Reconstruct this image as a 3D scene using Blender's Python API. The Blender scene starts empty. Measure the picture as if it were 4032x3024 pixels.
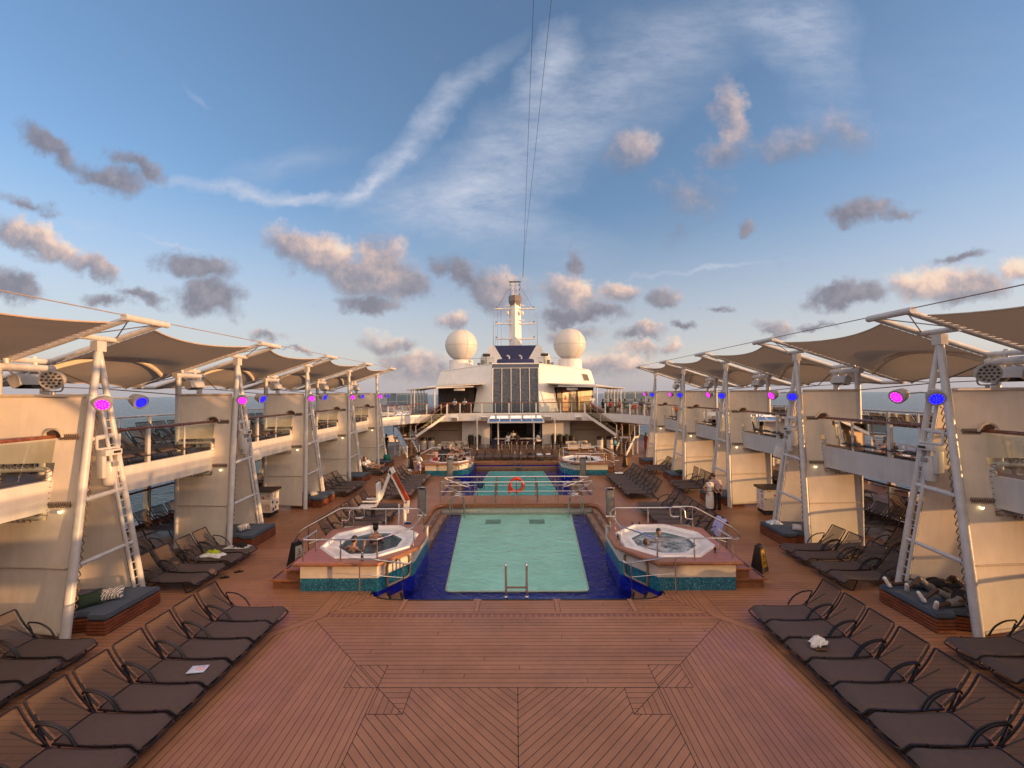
import bpy, bmesh, math, random
from mathutils import Vector, Matrix, Euler
random.seed(7)
R=math.radians
S=bpy.context.scene
C=S.collection
# ---------------------------------------------------------------- materials
MATS={}
def nt(name):
    m=bpy.data.materials.new(name); m.use_nodes=True
    t=m.node_tree; b=t.nodes['Principled BSDF']
    return m,t,b
def N(t,typ,**k):
    n=t.nodes.new(typ)
    for a,v in k.items(): setattr(n,a,v)
    return n
def inp(t,node,i,v):
    if hasattr(v,'links') or isinstance(v,bpy.types.NodeSocket): t.links.new(v,node.inputs[i])
    else: node.inputs[i].default_value=v
def mth(t,op,a,b=0.0,c=None,clamp=False):
    n=N(t,'ShaderNodeMath',operation=op,use_clamp=clamp)
    inp(t,n,0,a); inp(t,n,1,b)
    if c is not None: inp(t,n,2,c)
    return n.outputs[0]
def vmt(t,op,a,b=None,out=0):
    n=N(t,'ShaderNodeVectorMath',operation=op)
    inp(t,n,0,a)
    if b is not None: inp(t,n,1,b)
    return n.outputs[out]
def mixc(t,f,a,b):
    n=N(t,'ShaderNodeMix',data_type='RGBA'); inp(t,n,0,f); inp(t,n,6,a); inp(t,n,7,b); return n.outputs[2]
def noise(t,vec,scale,detail=3,rough=.55,dim='3D'):
    n=N(t,'ShaderNodeTexNoise',noise_dimensions=dim); t.links.new(vec,n.inputs['Vector'])
    n.inputs['Scale'].default_value=scale; n.inputs['Detail'].default_value=detail; n.inputs['Roughness'].default_value=rough
    return n.outputs[0]
def ramp(t,f,stops):
    n=N(t,'ShaderNodeValToRGB'); e=n.color_ramp.elements
    while len(e)<len(stops): e.new(.5)
    for q,(p,c) in zip(e,stops): q.position=p; q.color=c if len(c)==4 else (*c,1)
    t.links.new(f,n.inputs[0]); return n.outputs[0]
def mrange(t,v,a,b,c=0.,d=1.,smooth=False):
    n=N(t,'ShaderNodeMapRange',interpolation_type='SMOOTHSTEP' if smooth else 'LINEAR')
    inp(t,n,0,v)
    for i,x in enumerate((a,b,c,d)): n.inputs[i+1].default_value=x
    return n.outputs[0]
def pos(t): return N(t,'ShaderNodeNewGeometry').outputs['Position']
def objc(t): return N(t,'ShaderNodeTexCoord').outputs['Object']
def bump(t,b,h,strength=.3,dist=.01):
    n=N(t,'ShaderNodeBump'); inp(t,n,'Strength',strength); inp(t,n,'Distance',dist); t.links.new(h,n.inputs['Height']); t.links.new(n.outputs[0],b.inputs['Normal'])
def col(c): return (*c,1) if len(c)==3 else c
def mat(name,c,rough=.5,metal=0,var=.12,scale=6,bmp=0,bscale=60,trans=0,coat=0,streak=0,grime=(.30,.20,.12)):
    """plain painted / woven / metal surface with slight mottling"""
    if name in MATS: return MATS[name]
    m,t,b=nt(name)
    p=objc(t); f=noise(t,p,scale,4)
    lo=[x*(1-var) for x in c]; hi=[min(1,x*(1+var)) for x in c]
    cc_=mixc(t,mrange(t,f,.3,.7),col(lo),col(hi))
    if streak:   # dirt and salt that has run down the surface
        mp=N(t,'ShaderNodeMapping'); t.links.new(pos(t),mp.inputs[0]); mp.inputs[3].default_value=(7,7,.55)
        sk_=mrange(t,mth(t,'MULTIPLY',noise(t,mp.outputs[0],1,5,.65),mth(t,'ADD',noise(t,pos(t),.8,3),.45)),.42,.72,0,streak)
        cc_=mixc(t,sk_,cc_,col([x*g for x,g in zip(c,(1-grime[0],1-grime[0]-.08,1-grime[0]-.15))]))
    t.links.new(cc_,b.inputs['Base Color'])
    t.links.new(mrange(t,f,.25,.75,max(0,rough-.08),min(1,rough+.08)),b.inputs['Roughness'])
    b.inputs['Metallic'].default_value=metal
    if coat: b.inputs['Coat Weight'].default_value=coat
    if bmp: bump(t,b,noise(t,p,bscale,2),bmp,.004)
    if trans:
        tr=N(t,'ShaderNodeBsdfTranslucent'); tr.inputs[0].default_value=col([min(1,x*1.25) for x in c])
        mx=N(t,'ShaderNodeMixShader'); mx.inputs[0].default_value=trans
        t.links.new(b.outputs[0],mx.inputs[1]); t.links.new(tr.outputs[0],mx.inputs[2])
        t.links.new(mx.outputs[0],t.nodes['Material Output'].inputs[0])
    MATS[name]=m; return m
def emis(name,c,s):
    if name in MATS: return MATS[name]
    m,t,b=nt(name); b.inputs['Base Color'].default_value=col([x*.3 for x in c]); b.inputs['Emission Color'].default_value=col(c); b.inputs['Emission Strength'].default_value=s
    MATS[name]=m; return m
def glass(name,tint,fac=.25,rough=.02,ior=1.45):
    m,t,b=nt(name); t.nodes.remove(b)
    tr=N(t,'ShaderNodeBsdfTransparent'); tr.inputs[0].default_value=col(tint)
    gl=N(t,'ShaderNodeBsdfGlossy'); gl.inputs[0].default_value=(.95,.95,.95,1); gl.inputs[1].default_value=rough
    fr=N(t,'ShaderNodeFresnel'); fr.inputs[0].default_value=ior
    mx=N(t,'ShaderNodeMixShader'); t.links.new(fr.outputs[0],mx.inputs[0]); t.links.new(tr.outputs[0],mx.inputs[1]); t.links.new(gl.outputs[0],mx.inputs[2])
    t.links.new(mx.outputs[0],t.nodes['Material Output'].inputs[0]); MATS[name]=m; return m
# ---------------------------------------------------------------- mesh builder
class MB:
    def __init__(s): s.v=[]; s.f=[]; s.mi=[]; s.cur=0
    def face(s,idx): s.f.append(tuple(idx)); s.mi.append(s.cur)
    def add(s,vs,fs,M=None):
        o=len(s.v)
        s.v+= [tuple(M@Vector(v)) for v in vs] if M else [tuple(v) for v in vs]
        for f in fs: s.face([o+i for i in f])
        return s
    def poly(s,pts): return s.add(pts,[range(len(pts))])
    def box(s,x0,x1,y0,y1,z0,z1,M=None):
        v=[(x,y,z) for z in (z0,z1) for y in (y0,y1) for x in (x0,x1)]
        return s.add(v,[(0,2,3,1),(4,5,7,6),(0,1,5,4),(2,6,7,3),(0,4,6,2),(1,3,7,5)],M)
    def rbox(s,x0,x1,y0,y1,z0,z1,r=.02,M=None):
        """box with chamfered edges"""
        xs=(x0,x0+r,x1-r,x1); ys=(y0,y0+r,y1-r,y1); zs=(z0,z0+r,z1-r,z1)
        bm=bmesh.new(); bmesh.ops.create_cube(bm,size=1)
        for v in bm.verts: v.co=Vector(((x0+x1)/2+v.co.x*(x1-x0),(y0+y1)/2+v.co.y*(y1-y0),(z0+z1)/2+v.co.z*(z1-z0)))
        bmesh.ops.bevel(bm,geom=bm.edges[:],offset=r,segments=2,affect='EDGES',profile=.6)
        bm.verts.index_update(); s.add([v.co for v in bm.verts],[[v.index for v in f.verts] for f in bm.faces],M); bm.free(); return s
    def prism(s,pts,z0,z1,M=None,caps=True):
        n=len(pts); a=sum(pts[i][0]*pts[(i+1)%n][1]-pts[(i+1)%n][0]*pts[i][1] for i in range(n))
        if a<0: pts=pts[::-1]
        v=[(x,y,z0) for x,y in pts]+[(x,y,z1) for x,y in pts]
        return s.add(v,([list(range(n))[::-1],list(range(n,2*n))] if caps else [])+[(i,(i+1)%n,n+(i+1)%n,n+i) for i in range(n)],M)
    def tube(s,pts,r,n=8,cap=True,closed=False,M=None):
        pts=[Vector(p) for p in pts]; k=len(pts); rs=r if isinstance(r,(list,tuple)) else [r]*k
        o=[]; prev=None
        for i,p in enumerate(pts):
            if closed: t=(pts[(i+1)%k]-pts[i-1])
            else: t=(pts[min(i+1,k-1)]-pts[max(i-1,0)])
            t=t.normalized() if t.length>1e-9 else Vector((0,0,1))
            if prev is None:
                a=Vector((0,0,1)) if abs(t.z)<.9 else Vector((1,0,0)); u=t.cross(a).normalized()
            else: u=(prev-t*prev.dot(t)); u=u.normalized() if u.length>1e-6 else t.orthogonal().normalized()
            prev=u; w=t.cross(u)
            o.append([p+(u*math.cos(2*math.pi*j/n)+w*math.sin(2*math.pi*j/n))*rs[i] for j in range(n)])
        vs=[q for ring in o for q in ring]; fs=[]
        for i in range(k if closed else k-1):
            a=i*n; b=((i+1)%k)*n
            fs+=[(a+j,a+(j+1)%n,b+(j+1)%n,b+j) for j in range(n)]
        if cap and not closed: fs+=[list(range(n))[::-1],[(k-1)*n+j for j in range(n)]]
        return s.add(vs,fs,M)
    def cyl(s,x,y,z0,z1,r,n=16,r2=None,M=None): return s.tube([(x,y,z0),(x,y,z1)],[r,r if r2 is None else r2],n,M=M)
    def lathe(s,prof,n=24,M=None):
        vs=[(r*math.cos(2*math.pi*j/n),r*math.sin(2*math.pi*j/n),z) for r,z in prof for j in range(n)]
        fs=[(i*n+j,i*n+(j+1)%n,(i+1)*n+(j+1)%n,(i+1)*n+j) for i in range(len(prof)-1) for j in range(n)]
        fs+=[list(range(n))[::-1],[(len(prof)-1)*n+j for j in range(n)]]
        return s.add(vs,fs,M)
    def sph(s,c,r,nu=16,nv=10,sc=(1,1,1),M=None):
        c=Vector(c); vs=[]; 
        for i in range(1,nv):
            th=math.pi*i/nv
            vs+=[c+Vector((sc[0]*r*math.sin(th)*math.cos(2*math.pi*j/nu),sc[1]*r*math.sin(th)*math.sin(2*math.pi*j/nu),sc[2]*r*math.cos(th))) for j in range(nu)]
        top=len(vs); vs+=[c+Vector((0,0,r*sc[2])),c-Vector((0,0,r*sc[2]))]
        fs=[(i*nu+j,(i+1)*nu+j,(i+1)*nu+(j+1)%nu,i*nu+(j+1)%nu) for i in range(nv-2) for j in range(nu)]
        fs+=[(top,j,(j+1)%nu) for j in range(nu)]+[(top+1,(nv-2)*nu+(j+1)%nu,(nv-2)*nu+j) for j in range(nu)]
        return s.add(vs,fs,M)
    def grid(s,fn,nu,nv,M=None):
        vs=[fn(i/nu,j/nv) for j in range(nv+1) for i in range(nu+1)]
        return s.add(vs,[(j*(nu+1)+i,j*(nu+1)+i+1,(j+1)*(nu+1)+i+1,(j+1)*(nu+1)+i) for j in range(nv) for i in range(nu)],M)
    def mesh(s,name,mats,off=(0,0,0),smooth=35):
        me=bpy.data.meshes.new(name); o=Vector(off)
        me.from_pydata([tuple(Vector(v)-o) for v in s.v],[],s.f)
        for m in (mats if isinstance(mats,(list,tuple)) else [mats]): me.materials.append(m)
        me.polygons.foreach_set('material_index',s.mi)
        if smooth:
            me.polygons.foreach_set('use_smooth',[True]*len(s.f)); me.set_sharp_from_angle(angle=R(smooth))
        me.update(); return me
    def build(s,name,mats,parent=None,smooth=35,abs_=True,**k):
        """abs_: vertices were given in world space; shift them under an unrotated parent"""
        off=parent_loc(parent) if (parent and abs_) else (0,0,0)
        o=bpy.data.objects.new(name,s.mesh(name,mats,off,smooth)); C.objects.link(o)
        if parent: o.parent=parent
        for a,v in k.items(): o[a]=v
        return o
def parent_loc(p):
    v=Vector((0,0,0))
    while p: v+=p.location; p=p.parent
    return v
def mir(mb):
    o=MB(); o.v=[(-x,y,z) for x,y,z in mb.v]; o.f=[f[::-1] for f in mb.f]; o.mi=mb.mi[:]; return o
def thing(name,label,cat,loc=(0,0,0),rz=0,group=None):
    o=bpy.data.objects.new(name,None); C.objects.link(o); o.empty_display_size=.1
    o.location=loc; o.rotation_euler=(0,0,rz); tag(o,label,cat,group); return o
def tag(o,label,cat,group=None):
    o['label']=label; o['category']=cat
    if group: o['group']=group
    return o
def struct(o): o['kind']='structure'; return o
def kids(o): return [c for c in C.objects if c.parent==o]
def dup(root,loc,rz=None,label=None,group=None,sx=1):
    r=root.copy(); C.objects.link(r); r.location=loc
    if rz is not None: r.rotation_euler=(0,0,rz)
    if label: r['label']=label
    if group: r['group']=group
    for ch in root.children:
        c=ch.copy(); C.objects.link(c); c.parent=r
        for g in ch.children:
            d=g.copy(); C.objects.link(d); d.parent=c
    return r
def arc(cx,cz,r,a0,a1,n,f): return [f(cx+r*math.cos(R(a0+(a1-a0)*i/n)),cz+r*math.sin(R(a0+(a1-a0)*i/n))) for i in range(n+1)]
def lerp(a,b,t): return tuple(x+(y-x)*t for x,y in zip(a,b))
def fillet(pts,r,n=4):
    """round the corners of a 3D polyline"""
    P=[Vector(p) for p in pts]; out=[P[0]]
    for i in range(1,len(P)-1):
        a,b,c=P[i-1],P[i],P[i+1]; d1=(a-b); d2=(c-b); q=min(r,d1.length*.45,d2.length*.45)
        s=b+d1.normalized()*q; e=b+d2.normalized()*q
        for k in range(n+1):
            t=k/n; out.append(s*(1-t)**2+b*2*t*(1-t)+e*t*t)
    return out+[P[-1]]
# ---------------------------------------------------------------- camera
cam=bpy.data.cameras.new('camera'); co=bpy.data.objects.new('camera',cam); C.objects.link(co); S.camera=co
cam.sensor_width=36; cam.lens=36*1630/4032; cam.clip_end=60000; cam.clip_start=.05
psi,th,ph=.00875,.0206,.0070
f=Vector((-math.sin(psi)*math.cos(th),math.cos(psi)*math.cos(th),math.sin(th)))
r0=Vector((math.cos(psi),math.sin(psi),0)); u0=r0.cross(f)
r1=r0*math.cos(ph)-u0*math.sin(ph); u1=u0*math.cos(ph)+r0*math.sin(ph)
Mc=Matrix((r1,u1,-f)).transposed().to_4x4(); Mc.translation=(0,0,5.5); co.matrix_world=Mc
# ---------------------------------------------------------------- sky, sun
SUN_EL,SUN_AZ=R(3.4),R(13.5)     # the sun stands low off the right side, a little behind the camera
sd=Vector((math.cos(SUN_AZ)*math.cos(SUN_EL),-math.sin(SUN_AZ)*math.cos(SUN_EL),math.sin(SUN_EL)))
sl=bpy.data.lights.new('sun','SUN'); sl.energy=2.2; sl.angle=R(.5); sl.color=(.76,.39,.155)
so=bpy.data.objects.new('sun',sl); C.objects.link(so); so.rotation_euler=sd.to_track_quat('Z','Y').to_euler()
W=bpy.data.worlds.new('World'); S.world=W; W.use_nodes=True; W.cycles.sampling_method='MANUAL'; W.cycles.sample_map_resolution=256
def world():
    t=W.node_tree; bg=t.nodes['Background']; bg.inputs[1].default_value=SKY_STR
    sk=N(t,'ShaderNodeTexSky',sky_type='NISHITA',sun_disc=False); sk.sun_elevation=SUN_EL
    sk.sun_rotation=math.atan2(sd.x,sd.y); sk.air_density=1.0; sk.dust_density=.6; sk.ozone_density=3.0; sk.altitude=40
    d=N(t,'ShaderNodeTexCoord').outputs['Generated']
    sp=N(t,'ShaderNodeSeparateXYZ'); t.links.new(d,sp.inputs[0]); x,y,z=sp.outputs
    ya=mth(t,'MAXIMUM',mth(t,'ABSOLUTE',y),.12)
    cb=N(t,'ShaderNodeCombineXYZ'); t.links.new(mth(t,'DIVIDE',x,ya),cb.inputs[0]); t.links.new(mth(t,'DIVIDE',z,ya),cb.inputs[1])
    p=cb.outputs[0]
    # ragged cloud outlines: shift the lookup by two sizes of noise
    def warp(sc,a,det):
        n=N(t,'ShaderNodeTexNoise',noise_dimensions='2D'); t.links.new(p,n.inputs['Vector']); n.inputs['Scale'].default_value=sc; n.inputs['Detail'].default_value=det; n.inputs['Roughness'].default_value=.6
        v=vmt(t,'SUBTRACT',n.outputs['Color'],(.5,.5,.5)); return vmt(t,'MULTIPLY',v,(a,a*.7,0))
    pw=vmt(t,'ADD',vmt(t,'ADD',p,warp(6,.13,5)),warp(22,.042,5))
    K=894.
    def blobs(lst,src):
        A=B=None
        for (cx,cy,rx,ry,an,w,lit) in lst:
            m=N(t,'ShaderNodeMapping',vector_type='TEXTURE'); t.links.new(src,m.inputs[0])
            m.inputs[1].default_value=((cx-1113)/K,(847-cy)/K,0); m.inputs[2].default_value=(0,0,R(-an)); m.inputs[3].default_value=(rx/K,ry/K,1)
            q=m.outputs[0]; l=vmt(t,'LENGTH',q,out=1)
            fv=mth(t,'MULTIPLY',mth(t,'SUBTRACT',1.0,l,clamp=True),w)
            A=fv if A is None else mth(t,'MAXIMUM' if lit is not None else 'ADD',A,fv)
            if lit is not None:
                g=mth(t,'MULTIPLY_ADD',vmt(t,'DOT_PRODUCT',q,(.35,.75,0),out=1),lit[1],lit[0])
                g=mth(t,'MULTIPLY',fv,g)
                B=(g,fv) if B is None else (mth(t,'ADD',B[0],g),mth(t,'ADD',B[1],fv))
        return A,(mth(t,'DIVIDE',B[0],mth(t,'MAXIMUM',B[1],.001)) if B else None)
    G=(.06,.25); P=(.50,.75); Q=(.28,.6); O=(.75,.6)
    cum=[(95,300,150,40,34,1,G),(215,365,120,48,24,.95,G),(280,350,120,36,33,.9,G),(40,425,80,26,18,.7,G),
     (60,505,150,50,28,1.15,P),(185,560,120,40,24,1.1,Q),(25,610,95,58,26,1.1,G),(420,570,135,42,14,1.05,G),(430,630,120,62,12,1.1,G),(215,640,80,26,6,.9,G),(290,632,80,26,16,.9,G),(590,718,60,20,4,.8,Q),(650,750,40,14,0,.8,Q),
     (650,530,120,56,18,1.1,P),(735,575,165,76,26,1.2,P),(825,590,110,105,35,1.15,Q),(800,655,110,36,6,1.05,G),(890,610,80,60,20,1.1,G),(1000,590,100,44,34,1.0,G),(1060,625,110,66,18,1.1,Q),
     (985,697,48,34,-8,1.05,P),(1220,630,110,62,12,1.15,P),(1345,638,75,38,0,1.1,P),(1245,680,150,34,2,1.1,G),(1452,652,66,46,0,1.1,Q),(1235,560,50,42,50,.8,G),
     (825,742,100,32,4,1.0,P),(890,778,130,34,4,.95,P),(880,745,36,16,0,.8,G),(930,800,190,34,0,.7,Q),(1385,725,76,24,-2,1.05,Q),(1480,714,46,16,0,.9,G),(1385,756,76,22,0,1.0,P),(1448,750,34,18,0,.95,P),(1560,680,30,14,0,.8,G),
     (1310,790,190,40,0,.85,P),(1240,720,90,26,0,.9,Q),(1820,648,130,42,-8,1.1,G),(1995,612,140,50,-6,1.15,O),(2090,630,130,52,-6,1.05,Q),(2200,588,80,42,0,1.1,O),(2065,556,90,22,-10,.85,G),(1675,715,66,22,0,.95,Q),(1765,710,66,16,0,.85,G),
     (1862,455,84,46,-4,1.0,G),(1930,466,70,20,0,.6,G),(1612,490,36,22,0,.7,G),(60,445,50,14,20,.5,G),(1655,700,60,20,0,.6,Q)]
    A,L=blobs(cum,pw)
    fb=noise(t,p,15,6,.62,'2D')
    dn=mrange(t,mth(t,'MULTIPLY_ADD',mth(t,'SUBTRACT',fb,.5),.80,A),.10,.72,smooth=True)
    soft=[(1370,318,85,66,0,.8,P),(1590,260,55,130,0,.75,P),(1575,335,85,56,0,.7,P),(1720,312,190,62,-6,.55,Q),(1830,290,80,70,0,.5,Q),(1500,425,130,80,-10,.42,Q),(1460,490,90,60,0,.3,G),(1140,690,160,70,0,.3,Q)]
    A2,L2=blobs(soft,pw)
    dn2=mth(t,'MULTIPLY',mrange(t,mth(t,'MULTIPLY_ADD',mth(t,'SUBTRACT',fb,.5),.4,A2),.05,.6,smooth=True),.62)
    # high thin cirrus
    cir=[(520,400,270,22,7,1.0,None),(680,412,130,16,-8,.8,None),(930,250,300,44,-44,.85,None),(800,380,130,24,-38,.8,None),(1040,470,360,80,14,.55,None),(1000,400,280,120,-15,.50,None),(1180,120,130,60,-62,.8,None),(1330,190,460,150,-30,.50,None),(1130,310,360,130,-40,.46,None),(1750,60,150,110,30,.8,None),(1790,190,90,120,10,.35,None),(1520,597,260,8,-6,.7,None),(360,514,75,7,17,.8,None),(410,194,60,10,24,.4,None),(150,480,90,10,12,.3,None),(600,350,200,40,-12,.28,None),(1500,60,380,120,-10,.22,None),(2050,250,420,330,0,.14,None)]
    C1,_=blobs(cir,vmt(t,'ADD',p,warp(4,.16,5)))
    mp=N(t,'ShaderNodeMapping'); t.links.new(p,mp.inputs[0]); mp.inputs[2].default_value=(0,0,R(-38)); mp.inputs[3].default_value=(5,15,1)
    cn=noise(t,mp.outputs[0],1,9,.70,'2D')
    cd=mth(t,'MULTIPLY',mth(t,'MULTIPLY',C1,mrange(t,cn,.30,.72,.30,1.0)),.95,clamp=True)
    up=mrange(t,z,0,.05,0,1)   # nothing below the horizon
    c=sk.outputs[0]
    adj=N(t,'ShaderNodeMix',data_type='RGBA',blend_type='MULTIPLY'); adj.inputs[0].default_value=1
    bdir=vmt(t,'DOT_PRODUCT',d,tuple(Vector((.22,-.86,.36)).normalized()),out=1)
    t.links.new(c,adj.inputs[6])
    zz=mth(t,'SQRT',mth(t,'MAXIMUM',z,0.0))
    t.links.new(vmt(t,'MULTIPLY',ramp(t,zz,[(a,[q/3 for q in b]) for a,b in SKY_TINT]),(3,3,3)),adj.inputs[7]); c=adj.outputs[2]
    c=mixc(t,.06,c,(1.25,1.30,1.42,1))
    c=mixc(t,mth(t,'MULTIPLY',mrange(t,z,0.0,.42,1,0,smooth=True),.78),c,col(HZ))
    c=mixc(t,mth(t,'MULTIPLY',mrange(t,z,0.0,.085,1,0,smooth=True),.75),c,(1.02,.92,1.0,1))
    c=mixc(t,mth(t,'MULTIPLY',cd,up),c,col([x*CG for x in CIRRUS]))
    fine=noise(t,p,40,4,.6,'2D')
    def cl(Lx): 
        v=mth(t,'ADD',Lx,mth(t,'MULTIPLY',mth(t,'SUBTRACT',fb,.5),.9)); v=mth(t,'ADD',v,mth(t,'MULTIPLY',mth(t,'SUBTRACT',fine,.5),.3))
        return vmt(t,'MULTIPLY',ramp(t,v,CLOUD),(CG,CG,CG))
    c=mixc(t,mth(t,'MULTIPLY',dn2,up),c,cl(L2))
    c=mixc(t,mth(t,'MULTIPLY',mth(t,'MULTIPLY',dn,.90),up),c,cl(L))
    c=mixc(t,mth(t,'MULTIPLY',mrange(t,bdir,-.02,.7,0,1,smooth=True),mrange(t,noise(t,d,2.2,4,.6),.25,.7,.55,1.0)),c,col(REAR_FILL))   # added warm glow in the unseen sky behind the viewer, to light the deck
    t.links.new(c,bg.inputs[0])
# ---------------------------------------------------------------- shared materials
WHITE=mat('white_paint',(.52,.51,.50),.38,var=.08,scale=2,streak=.35)
PIPE=mat('white_pipe',(.53,.525,.52),.36,var=.10,scale=4,streak=.4)
STEEL=mat('steel',(.62,.60,.58),.22,metal=1,var=.08)
GREY=mat('grey_metal',(.30,.30,.30),.45,metal=.4)
DARK=mat('black_plastic',(.012,.012,.013),.45)
BLACKM=mat('dark_void',(.010,.009,.009),.7)
WOODR=mat('varnished_rail',(.17,.055,.025),.28,var=.3,scale=9,coat=.4)
TEAKF=mat('teak_edge',(.27,.115,.055),.45,var=.2,scale=7)
CANVAS=mat('canvas_mesh',(.80,.72,.61),.85,var=.10,scale=1.3,bmp=.12,bscale=220,trans=.18,streak=.30)
SAIL=mat('sail_cloth',(.225,.198,.175),.8,var=.12,scale=.9,bmp=.1,bscale=160,trans=.24)
CABLE=mat('wire',(.16,.14,.13),.5,metal=.5)
NAVYT=None
GLASSR=glass('rail_glass',(.78,.83,.80)); GLASSW=glass('window_glass',(.70,.80,.80)); GLASSS=glass('stair_glass',(.42,.40,.34),ior=1.12); GLASSD=glass('smoked_glass',(.50,.52,.46))
def planks(name,ang,w=.1285,c=(.345,.162,.085),groove=.012,gloss=.38):
    """synthetic teak: caulked planks running across direction `ang` (deg), each plank a little different"""
    m,t,b=nt(name); p=pos(t)
    a=R(ang); d=vmt(t,'DOT_PRODUCT',p,(math.cos(a),math.sin(a),0),out=1); e=vmt(t,'DOT_PRODUCT',p,(-math.sin(a),math.cos(a),0),out=1)
    u=mth(t,'DIVIDE',mth(t,'ADD',d,-7.83 if ang==90 else 0.0),w); i=mth(t,'FLOOR',u); fr=mth(t,'FRACT',u)
    g=mth(t,'MINIMUM',fr,mth(t,'SUBTRACT',1.0,fr)); line=mth(t,'LESS_THAN',g,groove/w/2)
    wn=N(t,'ShaderNodeTexWhiteNoise',noise_dimensions='1D'); t.links.new(i,wn.inputs['W'])
    # butt joints
    eo=mth(t,'MULTIPLY_ADD',wn.outputs[0],9.0,e); ej=mth(t,'FRACT',mth(t,'DIVIDE',eo,9.0)); j=mth(t,'LESS_THAN',ej,.0012 if ang==90 else 0.0)
    line=mth(t,'MAXIMUM',line,j)
    wj=N(t,'ShaderNodeTexWhiteNoise',noise_dimensions='2D'); cc=N(t,'ShaderNodeCombineXYZ'); t.links.new(i,cc.inputs[0]); t.links.new(mth(t,'FLOOR',mth(t,'DIVIDE',eo,9.0)),cc.inputs[1]); t.links.new(cc.outputs[0],wj.inputs['Vector'])
    big=noise(t,p,.55,4,.6); fine=noise(t,p,90,2)
    v=mth(t,'ADD',mth(t,'MULTIPLY',wj.outputs['Value'],.13),mth(t,'MULTIPLY',big,.60)); v=mth(t,'ADD',v,mth(t,'MULTIPLY',mth(t,'SUBTRACT',noise(t,p,2.6,5,.7),.5),.30)); v=mth(t,'ADD',v,mth(t,'MULTIPLY',fine,.22))
    dk=[x*.70 for x in c]; lt=[min(1,x*1.28) for x in c]
    base=mixc(t,mrange(t,v,.26,.68),col(dk),col(lt))
    t.links.new(mixc(t,mth(t,'MULTIPLY',line,.9),base,(.012,.006,.005,1)),b.inputs['Base Color'])
    wet=mrange(t,noise(t,p,.35,3,.6),.42,.62)
    t.links.new(mth(t,'ADD',mth(t,'MULTIPLY',wet,-.16),mth(t,'MULTIPLY_ADD',fine,.10,gloss+.08)),b.inputs['Roughness'])
    bump(t,b,mth(t,'ADD',mth(t,'MULTIPLY',line,-1.0),mth(t,'MULTIPLY',fine,.15)),.5,.004)
    MATS[name]=m; return m
PX=planks('deck_planks_across',90); PY=planks('deck_planks_along',0); PDP=planks('deck_planks_diagonal_right',-45); PDM=planks('deck_planks_diagonal_left',45)
PF=mat('deck_margin',(.345,.162,.085),.45,var=.14,scale=2.5,bmp=.1,bscale=90)
POUT=planks('deck_planks_outer',90,c=(.30,.130,.062),gloss=.30)
TREAD=mat('step_tread',(.26,.145,.085),.42,var=.2,scale=3)
def drainm():
    m,t,b=nt('drain_tiles'); p=pos(t); sp=N(t,'ShaderNodeSeparateXYZ'); t.links.new(p,sp.inputs[0])
    u=mth(t,'FRACT',mth(t,'DIVIDE',sp.outputs[0],.155)); g=mth(t,'LESS_THAN',mth(t,'ABSOLUTE',mth(t,'SUBTRACT',u,.5)),.33)
    v=mth(t,'LESS_THAN',mth(t,'ABSOLUTE',mth(t,'SUBTRACT',mth(t,'FRACT',mth(t,'DIVIDE',mth(t,'ADD',sp.outputs[1],-10.27),.068)),.5)),.3)
    t.links.new(mixc(t,mth(t,'MULTIPLY',g,v),(.32,.15,.095,1),(.19,.065,.04,1)),b.inputs['Base Color']); b.inputs['Roughness'].default_value=.5; return m
DRAIN=drainm()
# ---------------------------------------------------------------- deck
dk=MB()
def zone(pts,right,left=None,z=0):
    dk.cur=right; dk.poly([(x,y,z) for x,y in pts]); 
    dk.cur=right if left is None else left; dk.poly([(-x,y,z) for x,y in pts[::-1]])
deck_m=[PX,PY,PDP,PDM,PF,POUT,DRAIN]
zone([(0,-8),(2.62,-8),(2.62,7.19),(1.98,7.19),(1.98,7.83),(0,7.83)],2,3)
zone([(2.62,-8),(5.55,-8),(5.55,9.47),(4.9,10.12),(3.26,8.47),(3.26,7.83),(2.62,7.83)],1)
zone([(0,7.83),(2.62,7.83),(2.62,8.47),(3.26,8.47),(4.9,10.12),(4.77,10.25),(0,10.25)],0)
zone([(2.62,7.83),(3.26,7.83),(3.26,8.47),(2.62,8.47)],2,3)
zone([(1.98,7.83),(1.98,7.19),(2.62,7.83)],0); zone([(1.98,7.19),(2.62,7.19),(2.62,7.83)],1)
zone([(0,10.25),(4.77,10.25),(4.73,10.42),(0,10.42)],6)
zone([(4.77,10.25),(4.9,10.12),(5.55,9.47),(5.55,-8),(5.75,-8),(5.75,9.6),(5.06,10.3),(5.06,11.6),(4.73,11.6),(4.73,10.42)],4)
zone([(5.75,-8),(11,-8),(11,11.6),(5.06,11.6),(5.06,10.3),(5.75,9.6)],0)
zone([(0,10.42),(4.73,10.42),(3.9,11.32),(3.77,11.24),(3.45,11.14),(0,11.14)],0)
zone([(4.73,10.42),(4.73,11.6),(4.05,11.6),(3.9,11.32)],1)
zone([(11,-8),(16.5,-8),(16.5,47),(11,47)],5)
zone([(5,11.6),(11,11.6),(11,14.75),(5,14.75)],0)
arcp=[(4.05,19.9)]+[(3.55+.5*math.cos(R(a))*1.0,19.9+.8*math.sin(R(a))) for a in (15,30,45,60,75,90)]
zone([(5.3,14.75),(11,14.75),(11,27.5),(5.3,27.5)],5)
zone([(4.05,14.75),(5.3,14.75),(5.3,20.7),(3.55,20.7)]+arcp[::-1][1:],1)
zone([(0,20.7),(3.55,20.7),(5.3,20.7),(5.3,22.27),(0,22.27)],1)
zone([(4.05,22.27),(5.3,22.27),(5.3,27.5),(4.05,27.5)],1)
zone([(5,27.5),(11,27.5),(11,30.7),(5,30.7)],5)
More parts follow.
